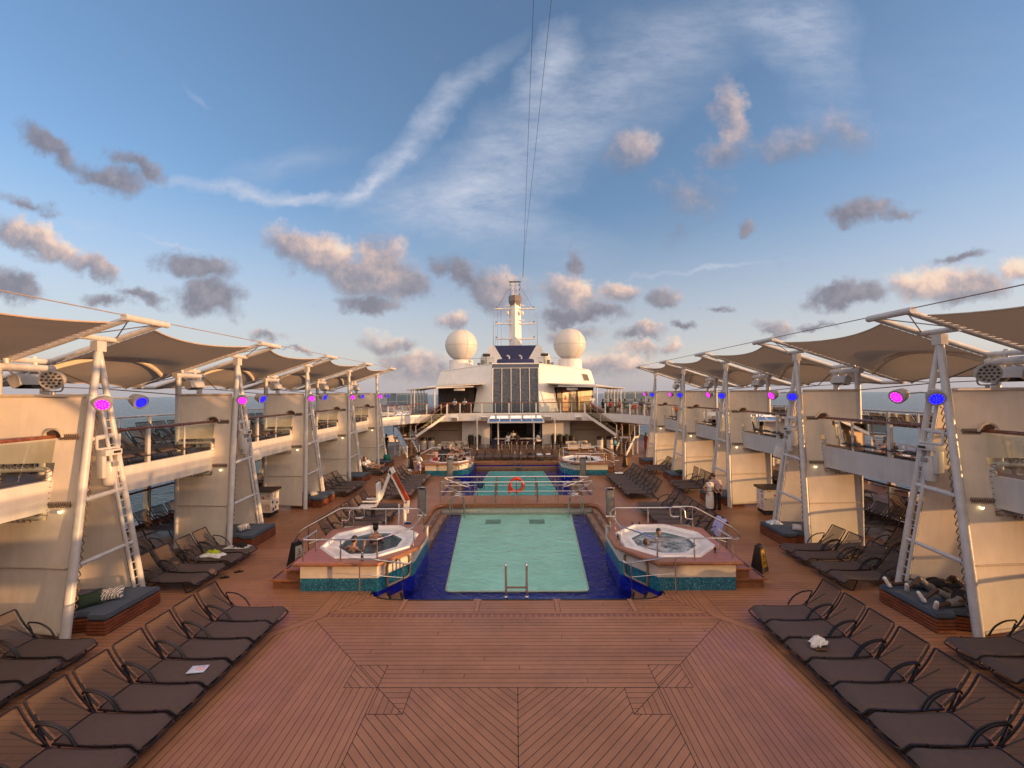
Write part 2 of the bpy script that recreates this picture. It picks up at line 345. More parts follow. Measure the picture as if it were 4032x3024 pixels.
zone([(3.3,30.7),(11,30.7),(11,32.6),(3.3,32.6)],5)
zone([(0,32.6),(11,32.6),(11,47),(0,47)],5)
struct(dk.build('deck',deck_m,smooth=0))
ck=MB()
def seamline(*pts):
    for sx in (-1,1):
        for (xa,ya),(xb,yb_) in zip(pts,pts[1:]):
            d=Vector((xb-xa,yb_-ya,0)).normalized(); n=Vector((-d.y,d.x,0))*.005
            ck.poly([(sx*(xa+n.x),ya+n.y,.004),(sx*(xa-n.x),ya-n.y,.004),(sx*(xb-n.x),yb_-n.y,.004),(sx*(xb+n.x),yb_+n.y,.004)][::sx])
seamline((0,-1),(0,7.83),(1.98,7.83),(2.62,7.83),(3.26,7.83),(3.26,8.47),(4.9,10.12)); seamline((3.26,8.47),(2.62,8.47),(2.62,7.83),(2.62,-1)); seamline((1.98,7.83),(1.98,7.19),(2.62,7.19)); seamline((3.26,8.47),(1.98,7.19)); seamline((5.55,-1),(5.55,9.47),(4.77,10.25),(4.73,10.42),(4.73,11.55)); seamline((5.75,-1),(5.75,9.6),(5.06,10.3),(5.06,11.55)); seamline((0,10.42),(4.73,10.42),(3.9,11.32))
for x in (.97,1.09,2.91,3.03): seamline((x,10.5),(x,11.07))
struct(ck.build('deck_seams',mat('caulk',(.012,.006,.005),.6),smooth=0))
# coping detail: paired frame battens and the black grip strips at the pool's near lip
cp=MB()
for s in (-1,1):
    for xc in (1.03,2.97): cp.box(s*xc-.055,s*xc+.055,10.5,11.1,.004,.008)
struct(cp.build('deck_battens',PF,smooth=0))
gp=MB()
for x0,x1 in ((-2.9,-1.15),(-.95,.95),(1.15,2.9)): gp.box(x0,x1,11.07,11.12,.004,.012)
for s in (-1,1):
    gp.tube([(s*3.02,11.10,.008),(s*3.4,11.12,.008),(s*3.62,11.17,.008),(s*3.78,11.24,.008)],.022,6)
    gp.box(*sorted((s*3.98,s*4.03)),11.38,11.58,.004,.012)
struct(gp.build('deck_grip_strips',DARK,smooth=0))
# ---------------------------------------------------------------- hull and sea
hl=MB(); hl.box(-16.6,16.6,-30,75,-36,-1.4); hl.box(-16.6,-16.4,-30,75,-1.4,-.02); hl.box(16.4,16.6,-30,75,-1.4,-.02)
struct(hl.build('ship_hull',WHITE,smooth=0))
def seam():
    m,t,b=nt('sea_water'); p=pos(t)
    b.inputs['Base Color'].default_value=(.006,.020,.042,1); b.inputs['Roughness'].default_value=.16; b.inputs['IOR'].default_value=1.33
    mp=N(t,'ShaderNodeMapping'); t.links.new(p,mp.inputs[0]); mp.inputs[3].default_value=(.55,1,1)
    h=mth(t,'ADD',noise(t,mp.outputs[0],.05,6,.62),mth(t,'MULTIPLY',noise(t,mp.outputs[0],.4,3,.6),.18))
    bump(t,b,h,1.0,6.0)
    t.links.new(mixc(t,mrange(t,noise(t,p,.012,5,.6),.35,.7),(.012,.045,.085,1),(.020,.065,.105,1)),b.inputs['Base Color']); return m
sea=MB(); sea.lathe([(10,-36),(60,-36),(400,-36),(2500,-36),(11400,-36)],96)
sea.f=sea.f[:-2]; sea.mi=sea.mi[:-2]; sea.poly([(10*math.cos(2*math.pi*j/96),10*math.sin(2*math.pi*j/96),-36) for j in range(96)])
struct(sea.build('sea',seam(),smooth=0))
# ---------------------------------------------------------------- pools
def tilem(name,c1,c2,scale=38,rough=.25,c3=None):
    m,t,b=nt(name); p=pos(t)
    v=N(t,'ShaderNodeTexVoronoi',distance='CHEBYCHEV'); t.links.new(p,v.inputs['Vector']); v.inputs['Scale'].default_value=scale; v.inputs['Randomness'].default_value=.15
    s=N(t,'ShaderNodeSeparateColor'); t.links.new(v.outputs['Color'],s.inputs[0])
    big=noise(t,p,3,3)
    x=mth(t,'ADD',mth(t,'MULTIPLY',s.outputs[0],.7),mth(t,'MULTIPLY',big,.3))
    st=[(.15,c1),(.8,c2)]+([(.93,c3)] if c3 else [])
    t.links.new(ramp(t,x,st),b.inputs['Base Color']); b.inputs['Roughness'].default_value=rough; MATS[name]=m; return m
NAVYT=tilem('navy_tile',(.003,.006,.20),(.008,.018,.42),26)
AQUA=mat('aqua_floor',(.44,.93,.86),.6,var=.10,scale=1.2)
AQUA2=mat('aqua_floor_deep',(.08,.66,.68),.6,var=.14,scale=1.2)
RIM=mat('pale_tile_line',(.62,.78,.66),.5)
def waterm(name,tint,sc=1.0,st=.35,foam=0):
    m,t,b=nt(name); p=pos(t)
    h=mth(t,'ADD',noise(t,p,2.2*sc,4,.6),mth(t,'MULTIPLY',noise(t,p,7.5*sc,3,.6),.45))
    bp=N(t,'ShaderNodeBump'); bp.inputs['Strength'].default_value=st; bp.inputs['Distance'].default_value=.22; t.links.new(h,bp.inputs['Height'])
    t.nodes.remove(b)
    tr=N(t,'ShaderNodeBsdfTransparent'); tr.inputs[0].default_value=col(tint)
    gl=N(t,'ShaderNodeBsdfGlossy'); gl.inputs[1].default_value=.03; gl.inputs[0].default_value=(.9,.9,.9,1); t.links.new(bp.outputs[0],gl.inputs['Normal'])
    fr=N(t,'ShaderNodeFresnel'); fr.inputs[0].default_value=1.29; t.links.new(bp.outputs[0],fr.inputs['Normal'])
    mx=N(t,'ShaderNodeMixShader'); t.links.new(fr.outputs[0],mx.inputs[0]); t.links.new(tr.outputs[0],mx.inputs[1]); t.links.new(gl.outputs[0],mx.inputs[2])
    out=mx.outputs[0]
    if foam:
        df=N(t,'ShaderNodeBsdfDiffuse'); df.inputs[0].default_value=(.66,.74,.80,1); t.links.new(bp.outputs[0],df.inputs['Normal'])
        f2=mrange(t,mth(t,'ADD',noise(t,p,2.6,5,.68),mth(t,'MULTIPLY',noise(t,p,13,3,.6),.35)),.52,.86,.0,foam)
        m2=N(t,'ShaderNodeMixShader'); t.links.new(f2,m2.inputs[0]); t.links.new(out,m2.inputs[1]); t.links.new(df.outputs[0],m2.inputs[2]); out=m2.outputs[0]
    t.links.new(out,t.nodes['Material Output'].inputs[0]); MATS[name]=m; return m
ZW=-.45
def pool(name,outline,light,aq,water,wname):
    """navy tiled tray with a paler, brightly tiled floor; the water lies on top"""
    b=MB(); n=len(outline); zf=-.62
    b.poly([(x,y,zf) for x,y in outline])
    for i in range(n):
        (x0,y0),(x1,y1)=outline[i],outline[(i+1)%n]; b.poly([(x0,y0,zf),(x0,y0,-.02),(x1,y1,-.02),(x1,y1,zf)])
    o=struct(b.build(name,NAVYT,smooth=0))
    l=MB(); l.poly([(x,y,-.555) for x,y in light]); 
    cx=sum(x for x,y in light)/len(light); cy=sum(y for x,y in light)/len(light)
    l.build('light_floor',aq,o,smooth=0,abs_=False)
    rm=MB(); rm.tube([(x,y,-.55) for x,y in light],.028,6,closed=True); rm.build('tile_line',RIM,o,abs_=False)
    w=MB(); w.poly([(x,y,ZW) for x,y in outline]); struct(w.build(wname,water,smooth=0))
    return o
def trap(y0,x0,y1,x1,r=.12):
    p=[(-x0,y0),(x0,y0),(x1,y1),(-x1,y1)]; o=[]
    for i in range(4):
        a,b,c=Vector(p[i-1]),Vector(p[i]),Vector(p[(i+1)%4]); o+=[tuple(b+(a-b).normalized()*r),tuple(b+((a-b).normalized()+(c-b).normalized())*r*.35),tuple(b+(c-b).normalized()*r)]
    return o
near_out=[(-3.05,11.14),(3.05,11.14),(3.45,11.14),(3.77,11.24),(4.05,11.6),(3.9,11.7),(3.15,12.9),(3.15,14.75),(4.05,14.75),(4.05,20.7),(3.55,20.72),(3.0,20.72),(-3.0,20.72),(-3.55,20.72),(-4.05,20.7),(-4.05,14.75),(-3.15,14.75),(-3.15,12.9),(-3.9,11.7),(-4.05,11.6),(-3.77,11.24),(-3.45,11.14)]
pool('pool_basin',near_out,trap(12.73,2.18,21.6,2.76),AQUA,waterm('pool_water',(.93,.99,.96),1.0,.46),'water')
far_out=[(-4.05,22.27),(4.05,22.27),(4.05,27.5),(3.15,28.5),(3.15,32.55),(-3.15,32.55),(-3.15,28.5),(-4.05,27.5)]
pool('pool_basin',far_out,trap(22.6,2.62,31.85,2.07),AQUA2,waterm('pool_water_far',(.86,.97,.97),1.0,.46),'water')
# bridge deck between the pools
br=MB(); br.prism([(-3.95,20.66),(3.95,20.66),(3.95,22.32),(-3.95,22.32)],-.56,-.03)
struct(br.build('bridge_slab',mat('pool_wall_pale',(.50,.50,.46),.4),smooth=0))
be=MB()
edge=[(-4.05,14.8),(-4.05,19.9)]+[(-x,y) for x,y in arcp[1:]]+[(x,y) for x,y in arcp[1:][::-1]]+[(4.05,19.9),(4.05,14.8)]
be.tube([(x,y,-.11) for x,y in edge],.10,8); be.box(-3.55,3.55,20.57,20.80,-.19,-.006)
struct(be.build('deck_edge',TEAKF))
# wide steps down into both pools
stp=MB(); grip=MB()
for s in (-1,1):
    for (y0,y1) in ((14.78,20.45),(22.3,27.4)):
        for k,(xa,xb) in enumerate(((4.05,3.68),(3.68,3.36))):
            z=-.2-.17*k; x0,x1=sorted((s*xa,s*xb)); stp.box(x0+.002,x1-.002,y0,y1-.35*k,-.62,z)
            yy=y0+.25
            while yy<y1-.8-.35*k: grip.box(*sorted((s*(xb+.03),s*(xb+.075))),yy,yy+.62,z+.003,z+.008); yy+=1.0
    # small corner treads between the tub and the near lip
    stp.prism([(s*3.3,11.2),(s*3.72,11.3),(s*3.98,11.62),(s*3.72,12.0)],-.62,-.16); stp.prism([(s*2.98,11.22),(s*3.28,11.2),(s*3.70,12.02),(s*3.42,12.45)],-.62,-.32)
    grip.prism([(s*3.38,11.36),(s*3.43,11.33),(s*3.72,11.86),(s*3.67,11.89)],-.157,-.15); grip.prism([(s*3.06,11.38),(s*3.11,11.35),(s*3.42,12.16),(s*3.37,12.2)],-.317,-.31)
stp.box(-3.14,3.14,32.15,32.56,-.62,-.27)
struct(stp.build('pool_steps',TREAD,smooth=0)); struct(grip.build('step_grips',DARK,smooth=0))
fe=MB(); fe.box(-3.3,3.3,32.52,32.66,-.16,-.004); struct(fe.build('far_deck_edge',TEAKF,smooth=0))
SPOTW=18
# ---------------------------------------------------------------- side structures: pylons, screens, sails, walkways
SP=5.27; YB=[9.24+SP*k for k in range(-1,5)]      # index 0 is the pylon abreast of the viewer
SIDE={-1:'left',1:'right'}
ORD=['nearest','second','third','fourth','farthest']
def X(s,pts): return [(s*p[0],p[1],p[2]) for p in pts]
def leg_f(yb,z): return (10.08+.079*z,yb+.176*z,z)
def leg_r(yb,z): return (10.08+.080*z,yb+1.98-.118*z,z)
LILAC=emis('lamp_magenta',(1,.005,.80),.36); BLUE=emis('lamp_blue',(.008,.005,1),.40); WARM=emis('lamp_warm',(1,.78,.38),.9)
SEAMM=mat('canvas_seam',(.66,.58,.47),.8,trans=.25); LACE=mat('lacing_cord',(.17,.12,.09),.8)
def pylon(s,i,where):
    yb=YB[i]
    t=thing('pylon','%s white A-frame mast on the %s of the pools'%(where,SIDE[s]),'pylon',(s*10.08,yb,0),group='white masts along the %s side'%SIDE[s])
    b=MB(); b.tube(X(s,[leg_f(yb,0),leg_f(yb,6.75)]),[.098,.078],14); b.build('front_leg',PIPE,t)
    b=MB(); b.tube(X(s,[leg_r(yb,0),leg_r(yb,6.75)]),[.075,.068],12)
    q=lambda z:(leg_r(yb,z)[0]-.03,leg_r(yb,z)[1]-.24,z)
    b.tube(X(s,[q(.05),q(5.1)]),.042,8)
    z=.25
    while z<5.0: b.tube(X(s,[q(z),leg_r(yb,z)]),.014,5); z+=.21
    b.build('ladder_leg',PIPE,t)
    for z in (1.55,3.0,4.42,5.42):
        b=MB(); b.tube(X(s,[leg_f(yb,z),leg_r(yb,z+.06)]),.062 if z>2 else .05,10); b.build('crossbar',PIPE,t)
    b=MB(); b.box(-.09,.09,-.12,.12,0,.26,Matrix.Translation((s*10.61,yb+1.18,6.62))); b.build('mast_head',PIPE,t,smooth=0)
    b=MB(); zz=[]
    for j in range(28):
        z=.45+j*.17; a=leg_f(yb,z); zz+=[(a[0]-.06,a[1]+.06,z),(a[0]-.02,a[1]+.17,z+.02),(a[0]-.02,a[1]+.17,z+.05)]
    b.tube(X(s,zz),.012,5); b.build('lacing_cord',LACE,t)
    return t
def scr(s,yb):
    def P(xf,z):   # xf: 0 at the mast, 1 at the outer post
        a=leg_f(yb,z); x0=a[0]+.15; y0=a[1]+.02; return (s*(x0+(12.2-x0)*xf),y0+(yb+.38-y0)*xf+.03*math.sin(math.pi*xf)*math.sin(z*1.3),z)
    return P
def screen(s,i,where):
    yb=YB[i]; P=scr(s,yb)
    t=thing('canvas_screen','%s tall beige canvas screen on the %s side, laced to its white mast'%(where,SIDE[s]),'screen',(s*11.2,yb+.3,0),group='canvas screens along the %s side'%SIDE[s])
    b=MB()
    fx=lambda x,z:(x-(leg_f(yb,z)[0]+.15))/(12.2-(leg_f(yb,z)[0]+.15))
    def part(xa,xb,z0,z1,nu,nv): b.grid(lambda u,v:P((fx(xa,0) if xa else 0)+((fx(xb,z0+(z1-z0)*v) if xb else 1)-(fx(xa,0) if xa else 0))*u,z0+(z1-z0)*v),nu,nv)
    zl=lambda z0,z1,fa,fb,nu,nv:b.grid(lambda u,v:(lambda z:P(fa(z)+(fb(z)-fa(z))*u,z))(z0+(z1-z0)*v),nu,nv)
    zl(.14,5.5,lambda z:0,lambda z:fx(11.02,z),6,24); zl(3.9,5.5,lambda z:fx(11.02,z),lambda z:1,6,8); zl(.2,2.58,lambda z:fx(11.02,z),lambda z:1,6,10)
    b.build('canvas',CANVAS,t)
    off=-.02
    O=lambda p:(p[0],p[1]+off,p[2])
    for z,r_ in ((5.5,.045),(.16,.035),(1.52,.022)):
        b=MB(); b.tube([O(P(u/6,z)) for u in range(7)],r_,6); b.build('hem',SEAMM,t)
    def RQ(xf,z):
        a=leg_r(yb,z); x0=a[0]+.04; y0=a[1]-.24; return (s*(x0+(12.2-x0)*xf),y0+(yb+1.42-y0)*xf,z)
    b=MB(); b.grid(lambda u,v:RQ(u,.46+4.9*v),6,16); b.build('rear_canvas',CANVAS,t)
    zf=3.76
    b=MB(); pt=fillet([O(P(.98,zf)),O(P(fx(11.08,zf),zf)),O(P(fx(11.08,2.66),2.66)),O(P(.98,2.66))],.16)
    b.tube(pt,.06,10); b.build('notch_frame',PIPE,t)
    for zz in (2.93,4.50):
        x1=fx(11.0,zz); pt=[]; n=9
        for j in range(n+1):
            c=Vector(O(P(.04+(x1-.06)*j/n,zz))); pt+=[c+Vector((-.02,-.01,.0)),c+Vector((0,-.018,.065)),c+Vector((.028,-.03,0)),c+Vector((0,-.018,-.065)),c+Vector((.02,-.01,0))]
        b=MB(); b.tube(pt,.012,5); b.build('lacing_cord',LACE,t)
    pt=[]
    for j in range(9):
        z=2.7+j*.13; c=Vector(O(P(fx(11.08,z),z))); pt+=[c+Vector((-s*.10,-.01,0)),c+Vector((s*.03,-.065,.03)),c+Vector((s*.03,-.065,.05))]
    b=MB(); b.tube(pt,.010,5); b.build('lacing_cord',LACE,t)
    for zz in (2.60,3.84):
        pt=[]
        for j in range(7): c=Vector(O(P(.5+.07*j,zz))); pt+=[c+Vector((0,-.01,.06)),c+Vector((.02,-.06,-.04)),c+Vector((.035,-.06,-.04))]
        b=MB(); b.tube(pt,.011,5); b.build('lacing_cord',LACE,t)
    # dark half-moon painted on as the shaded hole where the hand rail goes through
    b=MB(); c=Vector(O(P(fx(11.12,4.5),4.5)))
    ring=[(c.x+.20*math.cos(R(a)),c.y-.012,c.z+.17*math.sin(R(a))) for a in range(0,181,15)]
    b.poly(ring); b.build('rail_hole_shade',mat('cutout_shadow',(.10,.06,.04),.9),t,smooth=0)
    b=MB(); b.tube([(c.x+.23*math.cos(R(a)),c.y-.016,c.z+.2*math.sin(R(a))) for a in range(0,181,15)],.03,6); b.build('cutout_patch',SEAMM,t)
    return t
def bulkhead(s,i,where):
    yb=YB[i]; p=Vector(scr(s,yb)(.14,2.78)); 
    t=thing('wall_lamp','small lit lamp low on the %s canvas screen of the %s side'%(where,SIDE[s]),'lamp',p,group='small lit lamps on the canvas screens')
    b=MB(); M=Matrix.Translation(p+Vector((0,-.06,0)))
    b.lathe([(.02,.045),(.03,.035),(.034,.02)],12,M); b.build('lamp_cap',WHITE,t)
    b=MB(); b.lathe([(.006,-.05),(.038,-.02),(.042,.018)],12,M); b.build('lamp_glass',WARM,t)
def portal(s,i,where):
    yb=YB[i]
    t=thing('floodlight_frame','%s white goalpost frame above the canvas screens on the %s, holding a floodlight'%(where,SIDE[s]),'frame',(s*12.25,yb+.4,0),group='goalpost frames on the %s side'%SIDE[s])
    for y in (yb+.42,yb+1.42):
        b=MB(); b.tube([(s*12.25,y,0),(s*12.25,y,6.27)],.09,12); b.build('post',PIPE,t)
    b=MB(); b.tube([(s*12.25,yb+.25,6.2),(s*12.25,yb+1.6,6.2)],.10,12); b.build('top_beam',PIPE,t)
    for y in (yb+.62,yb+1.22):
        b=MB(); b.tube([(s*12.27,y,6.2),(s*12.3,y,6.5)],.05,8); b.build('boom_bracket',PIPE,t)
    f=MB(); M=Matrix.Translation((s*12.05,yb+.92,5.86))@Matrix.Rotation(s*R(24),4,'Y')
    prof=[(-.20,-.14),(.20,-.14),(.26,.06),(.18,.16),(-.18,.16),(-.26,.06)]
    f.add([(x*.55,y0,z) for y0 in (-.33,.33) for x,z in prof],[list(range(6)),list(range(6,12))[::-1]]+[(k,k+6,(k+1)%6+6,(k+1)%6) for k in range(6)],M)
    fo=f.build('floodlight',WHITE,t,smooth=0)
    f=MB(); f.box(-.11,.11,-.27,.27,-.15,-.142,M); f.build('floodlight_lens',GLASSW,fo,smooth=0)
    for y in (yb+.62,yb+1.22):
        f=MB(); f.tube([(s*12.2,y,6.12),(s*12.05,y,5.98)],.025,6); f.build('hanger',PIPE,t)
def boom(s,i,where):
    ya=YB[i]+1.18
    t=thing('boom_frame','%s inclined white tube ladder carrying the sails on the %s'%(where,SIDE[s]),'boom',(s*10.6,ya,6.97),group='sail booms on the %s side'%SIDE[s])
    bz=lambda x:7.38-.33*(x-9.38)
    for dy in (-.45,.45):
        b=MB(); b.tube(X(s,[(9.38,ya+dy,bz(9.38)),(14.15,ya+dy,bz(14.15))]),.075,12); b.build('boom',PIPE,t)
    for x in (9.38,10.6,12.3,14.15):
        b=MB(); b.tube(X(s,[(x,ya-.62,bz(x)),(x,ya+.62,bz(x))]) if x<10 else X(s,[(x,ya-.5,bz(x)-.02),(x,ya+.5,bz(x)-.02)]),.085 if x<10 else .072,12); b.build('cross_tube',PIPE,t)
    for a,c in (((9.45,-.4),(10.55,.4)),((9.45,.4),(10.55,-.4)),((12.4,.4),(14.05,-.4))):
        b=MB(); b.tube(X(s,[(a[0],ya+a[1],bz(a[0])),(c[0],ya+c[1],bz(c[0]))]),.014,5); b.build('brace_wire',CABLE,t)
    return t
def sail(s,i,where):
    y0=YB[i]+1.18+.62; y1=YB[i+1]+1.18-.62; bz=lambda x:7.36-.33*(x-9.38)
    def fn(u,v):
        k=4*u*(1-u); xi=9.72+.35*k; xo=14.3-.75*k; x=xi+(xo-xi)*v
        z=bz(x)+k*(-.02*(1-v)+.52*math.exp(-((v-.68)/.17)**2)-.10*v)
        return (s*x,y0+(y1-y0)*u,z)
    t=thing('shade_sail','%s taupe shade sail stretched between white booms on the %s'%(where,SIDE[s]),'shade sail',(s*12,(y0+y1)/2,6.5),group='shade sails on the %s side'%SIDE[s])
    b=MB(); b.grid(fn,22,26); b.build('sail_cloth',SAIL,t,smooth=180)
    b=MB(); b.tube([Vector(fn(j/16,.70))-Vector((0,0,.07)) for j in range(17)],.075,8); b.build('arched_batten',mat('batten',(.62,.55,.46),.6),t)
    for v in (0,1):
        b=MB(); b.tube([fn(j/22,v) for j in range(23)],.022,6); b.build('edge_rope',mat('sail_hem',(.40,.33,.27),.8),t)
    for u,yy in ((0,YB[i]+1.18+.45),(1,YB[i+1]+1.18-.45)):
        pt=[]
        for j in range(26):
            p=Vector(fn(u,.03+j*.037)); pt+=[p,(p.x,yy,p.z+.03),(p.x+s*.05,yy,p.z+.02)]
        b=MB(); b.tube(pt,.010,5); b.build('lacing_cord',LACE,t)
    return t
def spot(s,i,k,where):
    yb=YB[i]; c=('magenta','blue')[k]
    # heads turned across the pools; the pair is mirrored from one side to the other
    if s<0: p=Vector((-10.28,yb+.98,5.28)) if k==0 else Vector((-9.92,yb+1.62,5.32)); az=(R(-58) if k==0 else R(-12))
    else:   p=Vector((10.28,yb+.98,5.28)) if k==1 else Vector((9.92,yb+1.62,5.32)); az=(R(58+180) if k==1 else R(12+180))
    t=thing('spotlight','%s %s stage spotlight on the %s mast of the %s side'%('glowing',c,where,SIDE[s]),'spotlight',p,group='coloured spotlights on the masts')
    M=Matrix.Translation(p)@Matrix.Rotation(az,4,'Z')@Matrix.Rotation(R(112),4,'Y')
    b=MB(); b.lathe([(.05,-.26),(.14,-.24),(.17,-.12),(.185,.0),(.185,.035),(.165,.035)],18,M); b.build('housing',mat('lamp_housing',(.33,.31,.30),.45),t)
    b=MB(); b.lathe([(.002,.028),(.165,.028),(.165,.034),(.002,.040)],20,M); ln_=b.build('lens',(LILAC,BLUE)[k],t)
    b=MB()
    for n,r in ((1,0),(6,.06),(11,.12)):
        for j in range(n):
            a=2*math.pi*j/n; b.add([(r*math.cos(a)+.016*math.cos(2*math.pi*q/8),r*math.sin(a)+.016*math.sin(2*math.pi*q/8),.043) for q in range(8)],[range(8)],M)
    b.build('led_dot',(emis('led_magenta',(1,.10,.88),.6),emis('led_blue',(.04,.04,1),.6))[k],ln_,smooth=0,kind='stuff')
    if i<=3:
        l=bpy.data.lights.new('spot_beam','SPOT'); l.energy=SPOTW; l.color=((1,.10,.75),(.12,.10,1))[k]; l.spot_size=R(75); l.spot_blend=.8; l.shadow_soft_size=.15
        lo=bpy.data.objects.new('spot_beam',l); C.objects.link(lo); lo.parent=t; lo.matrix_world=M@Matrix.Translation((0,0,.07))@Matrix.Rotation(pi,4,'X') if 0 else lo.matrix_world
        lo.rotation_euler=(M.to_3x3()@Matrix.Rotation(math.pi,3,'X')).to_euler(); lo.location=M.to_3x3()@Vector((0,0,.08))
    b=MB(); a=Vector(leg_f(yb,5.35)); a.x*=s; b.tube([p+Vector((0,0,.05)),(p+a)/2+Vector((0,0,.10)),a],.022,6); b.build('bracket',GREY,t)
for s in (-1,1):
    for i in range(1,6):
        w=ORD[i-1]; pylon(s,i,w); screen(s,i,w); portal(s,i,w); bulkhead(s,i,w); boom(s,i,w); spot(s,i,0,w); spot(s,i,1,w)
    boom(s,0,'overhead')
    for i in range(0,5): sail(s,i,['nearest, partly cut off,','second','third','fourth','farthest'][i])
    # tip-to-tip cable and the guy wires of every bay
    tips=[(s*9.36,YB[i]+1.18,7.42) for i in range(0,6)]
    b=MB(); b.tube(tips,.013,6); tag(b.build('ridge_cable',mat('cable_sheath',(.27,.23,.21),.6)),'long cable linking the sail boom tips on the %s side'%SIDE[s],'cable')
    for i in range(0,5):
        a=(s*12.25,YB[i]+1.6,6.2); m=(s*13.6,(YB[i]+YB[i+1])/2+1.6,5.72); e=(s*12.2,YB[i+1]+.38,5.5); g=(s*13.9,YB[i+1]+.7,5.85)
        b=MB(); b.tube([a,m],.018,6); b.tube([m,e],.018,6); b.tube([m,g],.014,5); b.tube([(s*14.1,YB[i]+1.6,5.8),m],.014,5)
        tag(b.build('guy_wire',CABLE),'steel guy wires under the %s sail of the %s side'%(ORD[i],SIDE[s]),'guy wires','guy wires under the sails')
# round lamp heads and moving heads on the first masts
def par(s):
    yb=YB[1]; p=Vector((s*11.15,yb+.62,5.88))
    t=thing('stage_lamp','round unlit lamp with dark reflectors standing on top of the nearest %s screen'%SIDE[s],'stage lamp',p,group='unlit round lamps on the nearest screens')
    M=Matrix.Translation(p)@Matrix.Rotation(-s*R(25),4,'Z')@Matrix.Rotation(R(98),4,'X')
    b=MB(); b.lathe([(.10,-.2),(.2,-.14),(.235,0),(.235,.04),(.21,.045),(.21,.03),(.01,.03)],22,M); b.build('housing',WHITE,t)
    b=MB()
    for n,r in ((1,0),(6,.085),(12,.165)):
        for j in range(n):
            a=2*math.pi*j/n; b.add([(r*math.cos(a)+.03*math.cos(2*math.pi*q/10),r*math.sin(a)+.03*math.sin(2*math.pi*q/10),.047) for q in range(10)],[range(10)],M)
    b.build('reflector',mat('reflector_dark',(.10,.075,.05),.25),t,smooth=0)
    b=MB(); b.tube(fillet([p+Vector((-.26,0,0)),p+Vector((-.24,.02,-.28)),p+Vector((.24,.02,-.28)),p+Vector((.26,0,0))],.1),.018,6); b.tube([p+Vector((0,.02,-.28)),p+Vector((0,.02,-.36))],.04,8); b.build('yoke',GREY,t)
    b=MB(); b.box(p.x-.75,p.x+.95,p.y-.03,p.y+.03,p.z-.40,p.z-.355); b.build('mount_bar',PIPE,t,smooth=0)
def mover(s,i):
    yb=YB[i]; z=3.98; a=leg_f(yb,z); p=Vector((s*(a[0]-.04),a[1]+.52,z))
    t=thing('moving_light','white moving-head light hanging under a bracket on the %s mast of the %s side'%(ORD[i-1],SIDE[s]),'stage light',p,group='moving-head lights on the masts')
    b=MB(); b.rbox(p.x-.15,p.x+.15,p.y-.22,p.y+.22,p.z+.0,p.z+.15,.02); bo=b.build('base',WHITE,t)
    b=MB(); b.box(*sorted((p.x-s*.152,p.x-s*.156)),p.y-.02,p.y+.17,p.z+.05,p.z+.11); b.build('display',DARK,bo,smooth=0)
    b=MB(); b.rbox(p.x-.09,p.x+.09,p.y-.24,p.y-.13,p.z-.55,p.z+.01,.03); b.rbox(p.x-.09,p.x+.09,p.y+.15,p.y+.24,p.z-.45,p.z+.01,.03); b.build('yoke',WHITE,t)
    b=MB(); M=Matrix.Translation(p+Vector((0,.01,-.42)))
    b.lathe([(.07,-.36),(.12,-.33),(.155,-.1),(.16,.12),(.14,.24),(.09,.28)],12,M); h=b.build('head',WHITE,t)
    b=MB(); b.rbox(p.x-s*.17-.01,p.x-s*.17+.01,p.y-.07,p.y+.09,p.z-.28,p.z-.16,.004); b.build('vent',GREY,h)
    b=MB(); y=a[1]
    b.tube(fillet([(p.x,p.y-.3,4.5),(p.x,p.y-.3,4.16),(p.x,p.y+.28,4.16),(p.x,p.y+.28,4.5)],.05),.03,6); b.build('bracket',PIPE,t)
for s in (-1,1): par(s); mover(s,1); mover(s,2)
